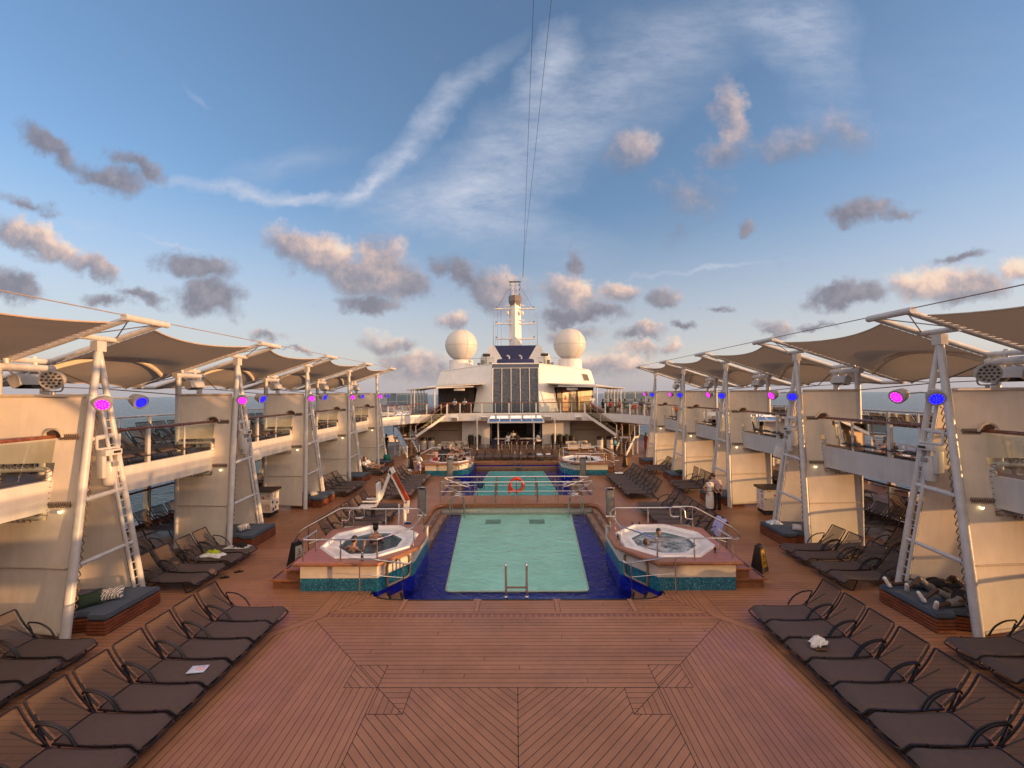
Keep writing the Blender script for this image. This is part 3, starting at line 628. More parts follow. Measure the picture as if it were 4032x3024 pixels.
# ---------------------------------------------------------------- upper side walkways
YW0,YW1=-8,32.6
for s in (-1,1):
    b=MB(); b.box(*sorted((s*11.14,s*15.9)),YW0,YW1,3.22,3.47); struct(b.build('walkway_slab',mat('walkway_deck',(.16,.10,.07),.6),smooth=0))
    b=MB(); b.box(*sorted((s*11.0,s*11.14)),YW0,YW1,2.78,3.50); b.box(*sorted((s*15.9,s*16.0)),YW0,YW1,2.75,3.52); b.box(*sorted((s*11.14,s*15.9)),YW0,YW1,3.12,3.215)
    struct(b.build('walkway_fascia',WHITE,smooth=0))
    def rail(xr,name,label,topz,y0,y1,posts,minor,wood):
        t=thing(name,label,'railing',(s*xr,(y0+y1)/2,3.5))
        b=MB(); b.tube([(s*xr,y0,topz),(s*xr,y1,topz)],.045,10); b.build('handrail',wood,t)
        for y in posts:
            b=MB(); b.box(s*xr-.045,s*xr+.045,y-.05,y+.05,3.47,topz-.02); b.build('rail_post',WHITE,t,smooth=0)
        for y in minor:
            b=MB(); b.box(s*xr-.02,s*xr+.02,y-.02,y+.02,3.47,topz-.03); b.build('rail_stanchion',WHITE,t,smooth=0)
        ys=sorted([y0]+posts+minor+[y1])
        for a,c in zip(ys,ys[1:]):
            if c-a<.3 or c<4: continue
            b=MB(); b.poly([(s*xr,a+.06,3.60),(s*xr,c-.06,3.60),(s*xr,c-.06,topz-.09),(s*xr,a+.06,topz-.09)]); b.build('glass_pane',GLASSR,t,smooth=0)
    rail(11.08,'glass_railing','wood-topped glass railing along the pool side of the %s upper walkway'%SIDE[s],4.52,YW0,YW1,[YB[i]+3.15 for i in range(0,5)],[YB[i]+o for i in range(0,6) for o in (-.75,1.7)],WOODR)
    rail(15.6,'glass_railing','white-topped glass railing on the sea edge of the %s upper walkway'%SIDE[s],4.62,YW0,YW1,[YB[i]+3.0 for i in range(0,5)]+[YB[i]+.4 for i in range(0,6)],[YB[i]+o for i in range(0,6) for o in (1.7,-.95)],PIPE)
    # sea edge of the lower side deck: columns and a glass wind break
    for k,y in enumerate([YB[i]+o for i in range(0,6) for o in (.5,3.1)]):
        b=MB(); b.box(s*15.75-.09,s*15.75+.09,y-.09,y+.09,0,2.76); b.box(s*15.75-.13,s*15.75+.13,y-.13,y+.13,0,.06)
        tag(b.build('column',mat('column_paint',(.55,.50,.44),.45),smooth=0),'square column at the sea edge of the %s side deck'%SIDE[s],'column','columns on the %s side deck'%SIDE[s])
    t=thing('wind_break','glass wind break with dark top rail along the %s side deck'%SIDE[s],'wind break',(s*15.75,12,0))
    b=MB(); b.tube([(s*15.62,YW0,1.5),(s*15.62,36,1.5)],.05,8); b.box(s*15.62-.03,s*15.62+.03,YW0,36,0,.16); b.build('frame_rail',WOODR,t)
    ys=[YB[i]+o for i in range(0,6) for o in (.5,3.1)]
    for a,c in zip(ys,ys[1:]):
        b=MB(); b.poly([(s*15.62,a+.05,.18),(s*15.62,c-.05,.18),(s*15.62,c-.05,1.44),(s*15.62,a+.05,1.44)]); b.build('glass_pane',GLASSR,t,smooth=0)
# ---------------------------------------------------------------- whirlpool tubs
TUBW=mat('tub_white',(.80,.78,.78),.22,var=.04); WALLC=mat('tub_wall_cream',(.66,.60,.51),.6,var=.08,bmp=.08)
MOSA=tilem('blue_mosaic',(.010,.085,.16),(.035,.24,.34),34,.2,(.22,.42,.46))
PADT=tilem('tub_tile',(.55,.53,.52),(.66,.64,.62),9,.3)
FOAM={1:waterm('tub_water_foaming',(.45,.60,.68),1.6,.55,.8),-1:waterm('tub_water_calm',(.42,.56,.62),1.6,.4,.12)}
def octa(cx,cy,hx,hy,c): return [(cx-hx+c,cy-hy),(cx+hx-c,cy-hy),(cx+hx,cy-hy+c),(cx+hx,cy+hy-c),(cx+hx-c,cy+hy),(cx-hx+c,cy+hy),(cx-hx,cy+hy-c),(cx-hx,cy-hy+c)]
ZT=.84
def ring(b,o,i,z0,z1):
    """flat or sloping strip between two closed outlines of equal length"""
    n=len(o)
    for k in range(n):
        j=(k+1)%n; b.poly([(*o[k],z0),(*o[j],z0),(*i[j],z1),(*i[k],z1)])
def tubset(s,dy,where):
    far=dy>0; lab=('far' if far else 'near')
    F=lambda pts:[(s*x,y+dy) for x,y in pts]
    t=thing('whirlpool_tub','white octagonal whirlpool tub on a raised teak deck, %s of the %s pool'%(SIDE[s],lab),'whirlpool',(s*4.6,13.15+dy,0),group='whirlpool tubs')
    wall=[(6.05,11.6),(3.9,11.6),(3.12,12.75),(3.12,14.7),(6.05,14.7)]
    b=MB(); b.prism(F(wall),.36,ZT-.02,caps=False); b.build('tub_wall',WALLC,t,smooth=0)
    b=MB(); w2=[(6.044,11.604),(3.902,11.604),(3.124,12.752),(3.124,14.69),(6.044,14.69)]; b.prism(F(w2),-.03,.36,caps=False); b.build('mosaic_band',MOSA,t,smooth=0)
    b=MB(); b.prism(F([(x+(.003 if x<4 else -.003),y+.003) for x,y in w2]),-.6,-.03,caps=False); b.build('submerged_wall',NAVYT,t,smooth=0)
    b=MB(); o=F([(6.15,11.46),(3.83,11.46),(3.0,12.66),(3.0,14.4),(3.3,14.76),(6.3,14.76),(6.3,13.6),(6.15,13.6)])
    oc=octa(s*4.6,13.15+dy,1.30,1.34,.78)
    bo=[(6.15,11.46),(3.83,11.46),(3.0,12.66),(3.0,13.65),(3.3,14.76),(5.1,14.76),(6.3,14.3),(6.15,12.4)]
    oo=F(bo); 
    inner=[oc[k] for k in ((1,0,7,6,5,4,3,2) if s>0 else (0,1,2,3,4,5,6,7))]
    ring(b,oo,inner,ZT,ZT); n=8
    for k in range(n):
        j=(k+1)%n; b.poly([(*oo[k],ZT),(*oo[k],ZT-.1),(*oo[j],ZT-.1),(*oo[j],ZT)])
    lid=b.build('teak_surround',[PFT],t,smooth=0)
    b=MB(); b.tube([(x,y,ZT-.05) for x,y in oo],.052,8,closed=True); b.build('teak_nosing',TEAKF,t)
    b=MB(); c=(s*4.6,13.15+dy)
    o1=octa(*c,1.36,1.40,.80); o2=octa(*c,1.27,1.31,.76); o3=octa(*c,.98,.97,.60); o4=octa(*c,.90,.89,.56); o5=octa(*c,.62,.6,.36)
    n=8
    ring(b,o1,octa(*c,1.33,1.37,.79),ZT+.004,ZT+.05); ring(b,octa(*c,1.33,1.37,.79),o2,ZT+.05,ZT+.05)
    ring(b,o2,octa(*c,1.24,1.28,.75),ZT+.05,ZT-.03); 
    ring(b,octa(*c,1.02,1.01,.62),o4,ZT-.05,ZT-.06)
    b.build('tub_shell',TUBW,t,smooth=0)
    b=MB(); ring(b,o4,o4,ZT-.06,ZT-.5); ring(b,o4,o5,ZT-.5,ZT-.52); ring(b,o5,o5,ZT-.52,ZT-.8); b.poly([(*p,ZT-.8) for p in o5]); b.build('tub_well',mat('tub_well_grey',(.20,.31,.34),.4,var=.2),t,smooth=0)
    b=MB(); ring(b,octa(*c,1.24,1.28,.75),octa(*c,1.02,1.01,.62),ZT-.03,ZT-.05); b.build('tiled_ledge',PADT,t,smooth=0)
    b=MB(); b.poly([(*p,ZT-.13) for p in octa(*c,.895,.885,.555)]); o=b.build('tub_water',FOAM[s],None,smooth=0); struct(o)
    # side steps of teak
    b=MB()
    for k,(xa,z) in enumerate(((6.9,.28),(6.5,.56))):
        b.box(*sorted((s*6.06,s*xa)),11.75+dy,14.2+dy,0 if k==0 else .28,z-.05); b.box(*sorted((s*6.06,s*(xa+.06))),11.68+dy,14.26+dy,z-.05,z)
    st=b.build('side_steps',TEAKF,t,smooth=0)
    b=MB()
    for xa,z in ((6.9,.28),(6.5,.56)): b.box(*sorted((s*(xa-.03),s*(xa+.03))),11.75+dy,14.2+dy,z+.003,z+.008)
    b.build('step_grip',DARK,st,smooth=0)
    # stainless rails
    r=thing('tub_railing','stainless steel railing round the %s %s whirlpool tub'%(lab,SIDE[s]),'railing',(s*4.6,13.15+dy,ZT),group='whirlpool railings')
    zr=ZT+.60; P=lambda x,y,z:(s*x,y+dy,z)
    top=[P(5.95,12.35,zr),P(5.95,11.56,zr),P(3.88,11.56,zr),P(3.12,12.62,zr),P(3.12,14.0,zr),P(3.45,14.62,zr),P(5.75,14.62,zr)]
    b=MB(); b.tube(fillet(top,.06),.022,8); b.build('top_rail',STEEL,r)
    for x,y in ((5.95,12.3),(5.95,11.56),(4.9,11.56),(3.88,11.56),(3.12,12.62),(3.12,14.0),(3.45,14.62),(4.6,14.62),(5.75,14.62)):
        b=MB(); b.tube([P(x,y,ZT),P(x,y,zr)],.016,6); b.tube([P(x,y,ZT),P(x,y,ZT+.28)],.024,6); b.build('rail_post',STEEL,r)
    b=MB(); b.tube(fillet([P(5.75,14.62,zr),P(5.75,14.3,zr+.02),P(5.75,14.25,ZT+.32),P(6.0,14.25,ZT+.30)],.08),.02,8); b.build('grab_loop',STEEL,r)
    # stair hand rail with its looped ends
    b=MB(); y=14.3; zz=ZT+.72
    lp=[P(5.55,y,zz-.34),P(5.25,y,zz-.34),P(5.25,y,zz),P(6.05,y,zz),P(7.25,y-.35,.92),P(7.45,y-.42,.6),P(7.1,y-.32,.55),P(6.95,y-.26,.72)]
    b.tube(fillet(lp,.17,6),.026,8); b.build('stair_rail',STEEL,r)
    for x,z0,z1 in ((6.02,.56,zz),(7.02,.0,1.05)):
        b=MB(); b.tube([P(x,y-(.0 if x<6.5 else .3),z0),P(x,y-(.0 if x<6.5 else .3),z1)],.02,6); b.build('stair_post',STEEL,r)
    b=MB(); b.tube([P(6.02,y,.75),P(7.02,y-.3,.45)],.012,6); b.build('mid_bar',STEEL,r)
    # low rail by the corner treads
    r2=thing('corner_rail','short steel hand rail on the pool corner of the %s %s whirlpool'%(lab,SIDE[s]),'railing',(s*4,11.5+dy,0),group='corner hand rails')
    zc=.98
    b=MB(); b.tube(fillet([P(4.6,11.40,zc),P(3.95,11.36,zc),P(3.1,11.86,zc-.34),P(3.02,11.92,zc-.30)],.08),.026,8); b.build('hand_rail',STEEL,r2)
    for x,y,z in ((4.3,11.38,zc),(3.22,11.80,zc-.29)):
        b=MB(); b.tube([P(x,y,0 if x>4 else -.3),P(x,y,z)],.018,6); b.build('rail_post',STEEL,r2)
    b=MB(); b.tube([P(4.3,11.38,.55),P(3.95,11.36,.55),P(3.22,11.80,.28)],.010,6); b.build('mid_bar',STEEL,r2)
    # oval hatch ring bolted to the chamfered wall
    if not far:
        b=MB(); A=Vector((s*3.78,11.77,0)); D=Vector((s*-.78,1.15,0)).normalized(); nrm=Vector((-s*D.y*s*s,0,0)); nrm=Vector((-s*1.15,-.78,0)).normalized()
        pts=fillet([A+D*.12+Vector((0,0,.05)),A+D*.12+Vector((0,0,.68)),A+D*.95+Vector((0,0,.68)),A+D*.95+Vector((0,0,.02)),A+D*.12+Vector((0,0,.02)),A+D*.12+Vector((0,0,.06))],.16)
        b.tube([p+nrm*.03 for p in pts],.035,8); b.build('hatch_ring',mat('brushed_ring',(.36,.27,.19),.4,metal=.6),t)
def pft():
    m=planks('teak_surround_planks',90,w=.11,c=(.36,.155,.095)); return m
PFT=pft()
for s in (-1,1):
    for dy in (0,15.9): tubset(s,dy,'')
# ---------------------------------------------------------------- rails, ladders and posts round the pools
def bridge_rail(y,back,label):
    t=thing('bridge_railing',label,'railing',(0,y,0)); q=.0 if not back else .0
    d=-1 if not back else 1; zr=1.02
    ends=3.85
    for s in (-1,1):
        b=MB(); 
        pts=[(s*.0,y,zr),(s*3.3,y,zr),(s*3.85,y-d*.22,zr),(s*3.62,y-d*-.0,zr-.16),(s*2.72,y+d*.10,.47),(s*2.55,y+d*.12,.46)]
        b.tube(fillet(pts,.1),.028,8); b.build('top_rail',STEEL,t)
        b=MB(); b.tube([(0,y,.56),(s*3.8,y,.56),(s*2.9,y+d*.08,.18)],.011,6); b.build('mid_bar',STEEL,t)
        for x in ((1.04,2.08,3.82) if not back else (1.04,2.08,3.32,3.86)):
            b=MB(); w=.045 if x==1.04 else .022; b.tube([(s*x,y,0),(s*x,y,zr)],[w,w],8); b.build('rail_post',STEEL,t)
    b=MB(); b.tube([(0,y,0),(0,y,zr)],.03,8); b.build('rail_post',STEEL,t)
bridge_rail(20.83,False,'stainless railing on the viewer side of the bridge between the pools')
bridge_rail(22.16,True,'stainless railing on the far side of the bridge, carrying the red lifebuoy')
def arch(s,y,label,d):
    t=thing('pool_grab_rail',label,'grab rail',(s*2.85,y,0),group='arched grab rails beside the bridge')
    for k,dx in enumerate((0,.06)):
        b=MB(); yy=y+d*.0-(.30*k)*d*-1
        b.tube(fillet([(s*(3.15+dx),yy,-.6),(s*(3.15+dx),yy,.36),(s*2.88,yy,.60),(s*2.62,yy,.50),(s*2.55,yy,.2),(s*2.5,yy,-.55)],.22,6),.028,8); b.build('arch_tube',STEEL,t)
for s in (-1,1):
    arch(s,20.30,'arched steel grab rails at the %s end of the bridge, near pool'%SIDE[s],-1); arch(s,22.72,'arched steel grab rails at the %s end of the bridge, far pool'%SIDE[s],1)
def ladder(x0,x1,y,label,far):
    t=thing('pool_ladder',label,'pool ladder',((x0+x1)/2,y,0))
    for x in (x0,x1):
        b=MB(); d=1 if not far else -1
        b.tube(fillet([(x,y-.02*d,.0),(x,y-.02*d,.86),(x,y+.16*d,.92),(x,y+.30*d,.80),(x,y+.30*d,-.6)],.12,6) if far else fillet([(x,y,0),(x,y,.84),(x,y+.05,.88),(x,y+.12,.82),(x,y+.12,-.6)],.06,6),.030,8); sd_=b.build('side_rail',STEEL,t)
        b=MB(); b.lathe([(.065,0),(.065,.012),(.04,.03)],12,Matrix.Translation((x,y,0))); b.build('base_flange',STEEL,sd_)
    b=MB(); b.box(x0,x1,y+(.05 if not far else -.42),y+(.12 if not far else -.3),.20 if not far else -.3,.225 if not far else -.27); b.build('tread',TREAD,t,smooth=0)
ladder(-.30,.26,11.26,'chrome ladder at the near lip of the near pool',False); ladder(-.10,.36,32.45,'chrome ladder at the far end of the far pool',True)
def signpost(x,y,z,label):
    t=thing('sign_pillar',label,'sign post',(x,y,0),group='grey sign pillars along the pools')
    b=MB(); b.rbox(x-.15,x+.15,y-.055,y+.055,.06,z-.10,.02); b.build('panel',mat('pillar_panel',(.30,.31,.31),.35,metal=.5),t)
    for dx in (-.17,.17):
        b=MB(); b.tube([(x+dx,y,0),(x+dx,y,z-.02)],.028,8); b.build('side_tube',STEEL,t)
    b=MB(); M=Matrix.Translation((x,y,z-.05))@Matrix.Rotation(R(-28),4,'X'); b.tube([M@Vector((.2*math.cos(a*math.pi/9),.14*math.sin(a*math.pi/9),0)) for a in range(18)],.03,8,closed=True); b.build('top_ring',STEEL,t)
    b=MB(); b.add([M@Vector((.18*math.cos(a*math.pi/9),.125*math.sin(a*math.pi/9),0)) for a in range(18)],[range(18)]); b.build('top_plate',GREY,t,smooth=0)
    b=MB(); b.tube([(x-.2,y-.02,.03),(x+.2,y-.02,.03)],.05,8); b.build('foot',STEEL,t)
signpost(-4.24,18.65,1.28,'grey sign pillar left of the near pool, in front of the white pool lift chairs'); signpost(4.12,18.35,1.28,'grey sign pillar right of the near pool')
signpost(-4.29,26.8,1.30,'grey sign pillar left of the far pool, before the crowded whirlpool'); signpost(4.29,26.8,1.30,'grey sign pillar right of the far pool')
# lifebuoy on the far bridge rail
t=thing('lifebuoy','red ring lifebuoy with its line bag hanging on the bridge railing','lifebuoy',(0,22.05,.62))
RED=mat('buoy_red',(.52,.035,.015),.5,var=.12); b=MB(); M=Matrix.Translation((0,22.04,.60))@Matrix.Rotation(R(90),4,'X')
b.tube([M@Vector((.34*math.cos(2*math.pi*j/32),.34*math.sin(2*math.pi*j/32),0)) for j in range(32)],.075,12,closed=True); b.build('ring',RED,t)
b=MB()
for a in (45,135,225,315):
    c=Vector((.34*math.cos(R(a)),.34*math.sin(R(a)),0)); tt=Vector((-math.sin(R(a)),math.cos(R(a)),0)); u=c.normalized()
    for k in (-.03,.03): b.tube([M@(c+tt*k+u*.08*math.cos(q*math.pi/6)+Vector((0,0,.08*math.sin(q*math.pi/6)))) for q in range(12)],.012,5,closed=True)
b.build('band',mat('buoy_band',(.35,.05,.03),.6),t)
b=MB(); b.tube([M@Vector((.45*math.cos(R(a)),.45*math.sin(R(a))*.99,.01)) for a in range(-80,20,10)],.012,5); b.build('grab_line',CABLE,t)
b=MB(); b.rbox(-.44,-.29,21.96,22.06,.16,.60,.04); b.build('line_bag',RED,t)
# ---------------------------------------------------------------- pool lift
def bar(b,a,c,w,d):
    a=Vector(a); c=Vector(c); v=(c-a); n=v.normalized(); u=Vector((0,1,0)); x=n.cross(u).normalized()
    P=[a-x*w-u*d,a+x*w-u*d,a+x*w+u*d,a-x*w+u*d]; Q=[p+v for p in P]
    b.add(P+Q,[(3,2,1,0),(4,5,6,7),(0,1,5,4),(1,2,6,5),(2,3,7,6),(3,0,4,7)])
LW=mat('lift_white',(.76,.74,.70),.35,var=.05)
t=thing('pool_lift','white folding pool lift with a red-brown strut and hanging seat beside the near pool','pool lift',(-4.55,17.0,0))
b=MB(); b.cyl(-4.58,17.0,0,.10,.16,16); b.tube([(-4.58,17,.1),(-4.58,17,.75)],.07,10); b.tube([(-4.86,17.1,0),(-4.82,17.05,.95)],.035,8); b.build('base_post',LW,t)
b=MB(); bar(b,(-4.52,17.0,.62),(-4.48,17.0,1.12),.10,.05); bar(b,(-4.50,17.0,1.02),(-5.20,17.0,2.36),.062,.04); b.build('main_arm',LW,t,smooth=0)
b=MB(); bar(b,(-5.13,17.0,2.45),(-5.02,17.0,2.24),.075,.06); bar(b,(-5.10,17.0,2.44),(-5.57,17.0,1.2),.055,.04); b.build('drop_arm',LW,t,smooth=0)
b=MB(); bar(b,(-5.01,17.0,2.20),(-4.44,17.0,1.12),.075,.055); b.build('strut_cover',mat('strut_red',(.33,.055,.018),.35),t,smooth=0)
b=MB(); bar(b,(-5.66,17.0,1.84),(-5.62,17.0,1.12),.04,.20); bar(b,(-5.57,17.0,1.55),(-5.70,17.0,1.12),.09,.02); b.build('seat_back',LW,t,smooth=0)
b=MB(); b.rbox(-6.42,-5.80,16.78,17.22,.80,.92,.05,Matrix.Translation((0,0,0))); b.build('seat',LW,t)
b=MB(); b.tube([(-5.62,16.78,1.12),(-6.22,16.78,1.13)],[.05,.03],8); b.tube([(-5.62,17.22,1.12),(-6.22,17.22,1.13)],[.05,.03],8); bar(b,(-5.66,17,1.1),(-5.78,17,.84),.04,.04); b.build('armrest',LW,t)
b=MB(); b.rbox(-5.88,-5.70,16.74,16.86,.62,.90,.03); b.box(-5.86,-5.82,16.76,16.8,.48,.64); b.box(-5.76,-5.72,16.76,16.8,.5,.64); b.build('seat_belt',DARK,t,smooth=0)
b=MB(); b.cyl(0,0,0,.05,.03,12,M=Matrix.Translation((-4.50,16.945,1.05))@Matrix.Rotation(R(90),4,'X')); b.cyl(0,0,0,.02,.02,10,M=Matrix.Translation((-5.14,16.955,2.2))@Matrix.Rotation(R(90),4,'X')); b.build('pivot_bolt',DARK,t)
t=thing('bucket','blue plastic bucket at the foot of the white pool lift','bucket',(-4.42,16.72,0))
b=MB(); b.lathe([(.10,0),(.14,.27),(.15,.28),(.13,.27),(.095,.03)],18,Matrix.Translation((-4.38,16.72,0))); b.build('pail',mat('bucket_blue',(.01,.05,.20),.35),t)
b=MB(); b.tube([(-4.53,16.72,.27),(-4.5,16.64,.34),(-4.38,16.6,.37),(-4.27,16.64,.34),(-4.23,16.72,.27)],.008,5); b.build('handle',STEEL,t)
# ---------------------------------------------------------------- sling loungers
SL=mat('sling_brown',(.088,.060,.052),.8,var=.12,scale=9,bmp=.25,bscale=260); FR=mat('lounger_frame',(.010,.007,.007),.35,var=.2)
def slingback():
    m,t,b=nt('sling_back'); p=objc(t)
    b.inputs['Base Color'].default_value=(.075,.052,.040,1); b.inputs['Roughness'].default_value=.8
    tr=N(t,'ShaderNodeBsdfTransparent'); mx=N(t,'ShaderNodeMixShader'); mx.inputs[0].default_value=.30
    t.links.new(b.outputs[0],mx.inputs[1]); t.links.new(tr.outputs[0],mx.inputs[2]); t.links.new(mx.outputs[0],t.nodes['Material Output'].inputs[0]); return m
SB=slingback()
HW=.287
def make_lounger(back=52,L=.73,name='sun_lounger'):
    """local frame: foot towards +x, head towards -x, origin on the deck under the hinge"""
    t=thing(name,'x','lounger'); cb,sb=math.cos(R(back)),math.sin(R(back))
    def seat(u,v):
        x=-.02+1.34*u; y=(v-.5)*2*HW; z=.37-.03*math.sin(math.pi*min(1,u*1.1))-.10*max(0,(u-.86)/.14)**2
        return (x-.03*(2*v-1)**2*max(0,(u-.8)/.2)*1.4,y,z-.035*abs(2*v-1)**6-.012*math.sin(math.pi*v))
    b=MB(); b.grid(seat,20,10); me=b.build('seat',SL,t,abs_=False,smooth=180)
    bk=lambda u,v:(-.03-L*u*cb+.05*math.sin(math.pi*u)*sb*-.6,(v-.5)*2*(HW-.045),.375+L*u*sb-.03*math.sin(math.pi*u)-.02*math.sin(math.pi*v))
    b=MB(); b.grid(bk,10,6); b.build('backrest',SB,t,abs_=False,smooth=180)
    b=MB()
    pr=[]
    for k in range(13): q=seat(k/12,0); pr.append((q[0],-HW-.01,q[2]-.012))
    p2=[(x,-y,z) for x,y,z in pr]
    b.tube(fillet(pr+[(1.36,-HW*.8,.235),(1.38,0,.225),(1.36,HW*.8,.235)]+p2[::-1],.05,3),.019,7)
    b.tube([(.0,-HW,.36),(.0,HW,.36)],.016,6); b.tube([(.62,-HW,.30),(.62,HW,.30)],.014,6)
    b.build('seat_frame',FR,t,abs_=False)
    b=MB(); l=[bk(k/8,0) for k in range(9)]; l=[(x,-HW-.004,z) for x,y,z in l]; r_=[(x,-y,z) for x,y,z in l]
    b.tube(fillet(l+r_[::-1],.04,3),.017,7); b.build('back_frame',FR,t,abs_=False)
    for s in (-1,1):
        y=s*(HW+.03)
        b=MB(); b.tube(fillet([(-.03-L*.40*cb-.02,y,.375+L*.40*sb),(-.22,y,.66),(.02,y,.645),(.24,y,.52),(.36,y,.33)],.25,5),.017,7)
        b.build('armrest',FR,t,abs_=False)
        b=MB(); b.tube([(-.03-L*.40*cb,y,.375+L*.38*sb),(-.10,y,.36),(.05,y,.14),(-.28,y,.012)],.015,6); b.build('rear_leg',FR,t,abs_=False)
    b=MB(); b.tube(fillet([(.92,-HW-.02,.33),(1.06,-HW-.01,.02),(1.10,-HW*.6,.015),(1.10,HW*.6,.015),(1.06,HW+.01,.02),(.92,HW+.02,.33)],.08,4),.018,7); b.build('front_leg',FR,t,abs_=False)
    b=MB(); b.tube([(-.28,-HW-.03,.015),(-.28,HW+.03,.015)],.016,6); b.tube([(-.10,-HW-.03,.33),(-.44,-HW*.6,.66)],.012,5); b.tube([(-.10,HW+.03,.33),(-.44,HW*.6,.66)],.012,5); b.build('back_support',FR,t,abs_=False)
    return t
PROTO=make_lounger(); PROTO2=make_lounger(76,.76)
used=[0]
ROOTS={'a':PROTO,'b':PROTO2}; first={'a':True,'b':True}
def lounger(x,y,rz,label,group,kind='a',z=0,j=1):
    rz+=random.uniform(-.012,.012)*j; x+=random.uniform(-.015,.015)*j
    if first[kind]:
        first[kind]=False; o=ROOTS[kind]; o.location=(x,y,z); o.rotation_euler=(0,0,rz); o['label']=label; o['group']=group; return o
    return dup(ROOTS[kind],(x,y,z),rz,label,group)
NTH=['first','second','third','fourth','fifth','sixth','seventh','eighth','ninth','tenth','eleventh','twelfth','thirteenth']
pi=math.pi
# the two front rows: foot towards the open deck
g={-1:'front row of loungers on the left',1:'front row of loungers on the right'}
for s in (-1,1):
    for k in range(8):
        y=9.86-.672*k
        ex={(-1,0):'at the pool end',(1,0):'at the pool end',(-1,3):'with a pale booklet on its seat',(1,2):'with white shoes on its seat'}.get((s,k),'counted from the pool end')
        lb='%s lounger in the %s, counted from the pool end'%(NTH[k],g[s])
        if (s,k)==(-1,3): lb='brown sling lounger with a pale booklet on its seat, front row on the left'
        if (s,k)==(1,2): lb='brown sling lounger with white shoes on its seat, front row on the right'
        lounger(s*6.89,y,0 if s<0 else pi,lb,g[s])
# outer groups by the pylons
def outer(s,ys,bay,kind='a',x=10.22):
    gp='loungers between the masts on the %s'%SIDE[s]
    for k,y in enumerate(ys): lounger(s*x,y,0 if s<0 else pi,'%s lounger from the bow %s on the %s'%(NTH[k],bay,SIDE[s]),gp,kind)
for s in (-1,1):
    outer(s,[8.55,7.88,7.2,6.5],'before the nearest mast')
    outer(s,[13.95,13.25,12.45,11.78],'between the nearest and second masts')
    outer(s,[13.7,13.0,12.3],'in the shade behind the nearest screen',x=12.2)
    outer(s,[24.35,23.68,22.95,22.25] if s<0 else [24.2,23.4,22.7],'between the third and fourth masts','a' if s<0 else 'b')
    outer(s,[29.3,28.6,27.9] if s<0 else [29.2,28.5,27.8],'between the fourth and farthest masts')
# long rows beside the pools
for s in (-1,1):
    xf=6.75 if s<0 else 7.0; gp='long row of loungers beside the pools on the %s'%SIDE[s]
    for k in range(8): lounger(s*xf,26.3-.672*k,0 if s<0 else pi,'%s lounger from the bow end, far block of the pool row on the %s'%(NTH[k],SIDE[s]),gp)
    for k in range(7): lounger(s*(xf-.05),19.3-.672*k,0 if s<0 else pi,'%s lounger from the bridge end, near block of the pool row on the %s'%(NTH[k],SIDE[s]),gp)
# row facing the viewer beyond the far pool
for k in range(13):
    x=-4.35+.70*k
    lounger(x,34.9,-pi/2,'%s brown lounger from the left in the row facing the far pool'%NTH[k],'row of loungers beyond the far pool','b')
# loungers up on the side walkways and on the shaded side decks
for s in (-1,1):
    for i in range(0,5):
        for k in range(10): lounger(s*(14.3 if k<5 else 12.35),YB[i]+1.75+.72*(k%5),0 if s<0 else pi,'dark sling lounger on the %s upper walkway, behind the glass of the %s bay'%(SIDE[s],ORD[i]),'walkway loungers of the %s bay on the %s'%(ORD[i],SIDE[s]),z=3.47)
    for i in (1,2,3):
        for k in range(4): lounger(s*14.3,YB[i]+1.7+.72*k,0 if s<0 else pi,'dark sling lounger under the %s walkway in the %s bay'%(SIDE[s],ORD[i-1]),'loungers in the shade of the %s bay on the %s'%(ORD[i-1],SIDE[s]))
# ---------------------------------------------------------------- daybeds
PADB=mat('daybed_pad',(.075,.095,.125),.85,var=.1,bmp=.15,bscale=120); SLAT=mat('daybed_slats',(.20,.062,.028),.4,var=.35,scale=5)
def daybed(s,i):
    yb=YB[i]; w=ORD[i-1]
    t=thing('daybed','slatted wooden daybed with blue-grey pad at the foot of the %s %s mast'%(w,SIDE[s]),'daybed',(s*9.4,yb+1,0),group='daybeds at the feet of the masts')
    out=[(9.95,yb-.08),(9.35,yb-.25),(9.05,yb-.38),(8.5,yb+.65),(8.5,yb+2.05),(9.95,yb+2.05)]
    out=[(11.0,yb+.36),(10.32,yb+.32),(9.98,yb+.42),(9.86,yb+.26),(9.43,yb+.26),(9.43,yb+1.74),(11.0,yb+1.70)]
    P=[(s*x,y) for x,y in out]
    cx=s*10.1; cy=yb+1
    b=MB()
    for k in range(4):
        z=.03+k*.075; b.prism(P,z,z+.058)
    fr=b.build('slat_base',SLAT,t,smooth=0)
    b=MB(); b.prism([(cx+(x-cx)*.96,cy+(y-cy)*.96) for x,y in P],.0,.32); b.build('core',BLACKM,t,smooth=0)
    b=MB(); bm=bmesh.new(); vs=[bm.verts.new((x,y,.33)) for x,y in P]; f_=bm.faces.new(vs)
    r=bmesh.ops.extrude_face_region(bm,geom=[f_]); bmesh.ops.translate(bm,vec=(0,0,.12),verts=[q for q in r['geom'] if isinstance(q,bmesh.types.BMVert)])
    bmesh.ops.recalc_face_normals(bm,faces=bm.faces); bmesh.ops.bevel(bm,geom=bm.edges[:],offset=.03,segments=2,affect='EDGES'); bm.verts.index_update()
    b.add([v.co[:] for v in bm.verts],[[v.index for v in q.verts] for q in bm.faces]); bm.free(); b.build('pad',PADB,t)
for s in (-1,1):
    for i in range(1,6): daybed(s,i)
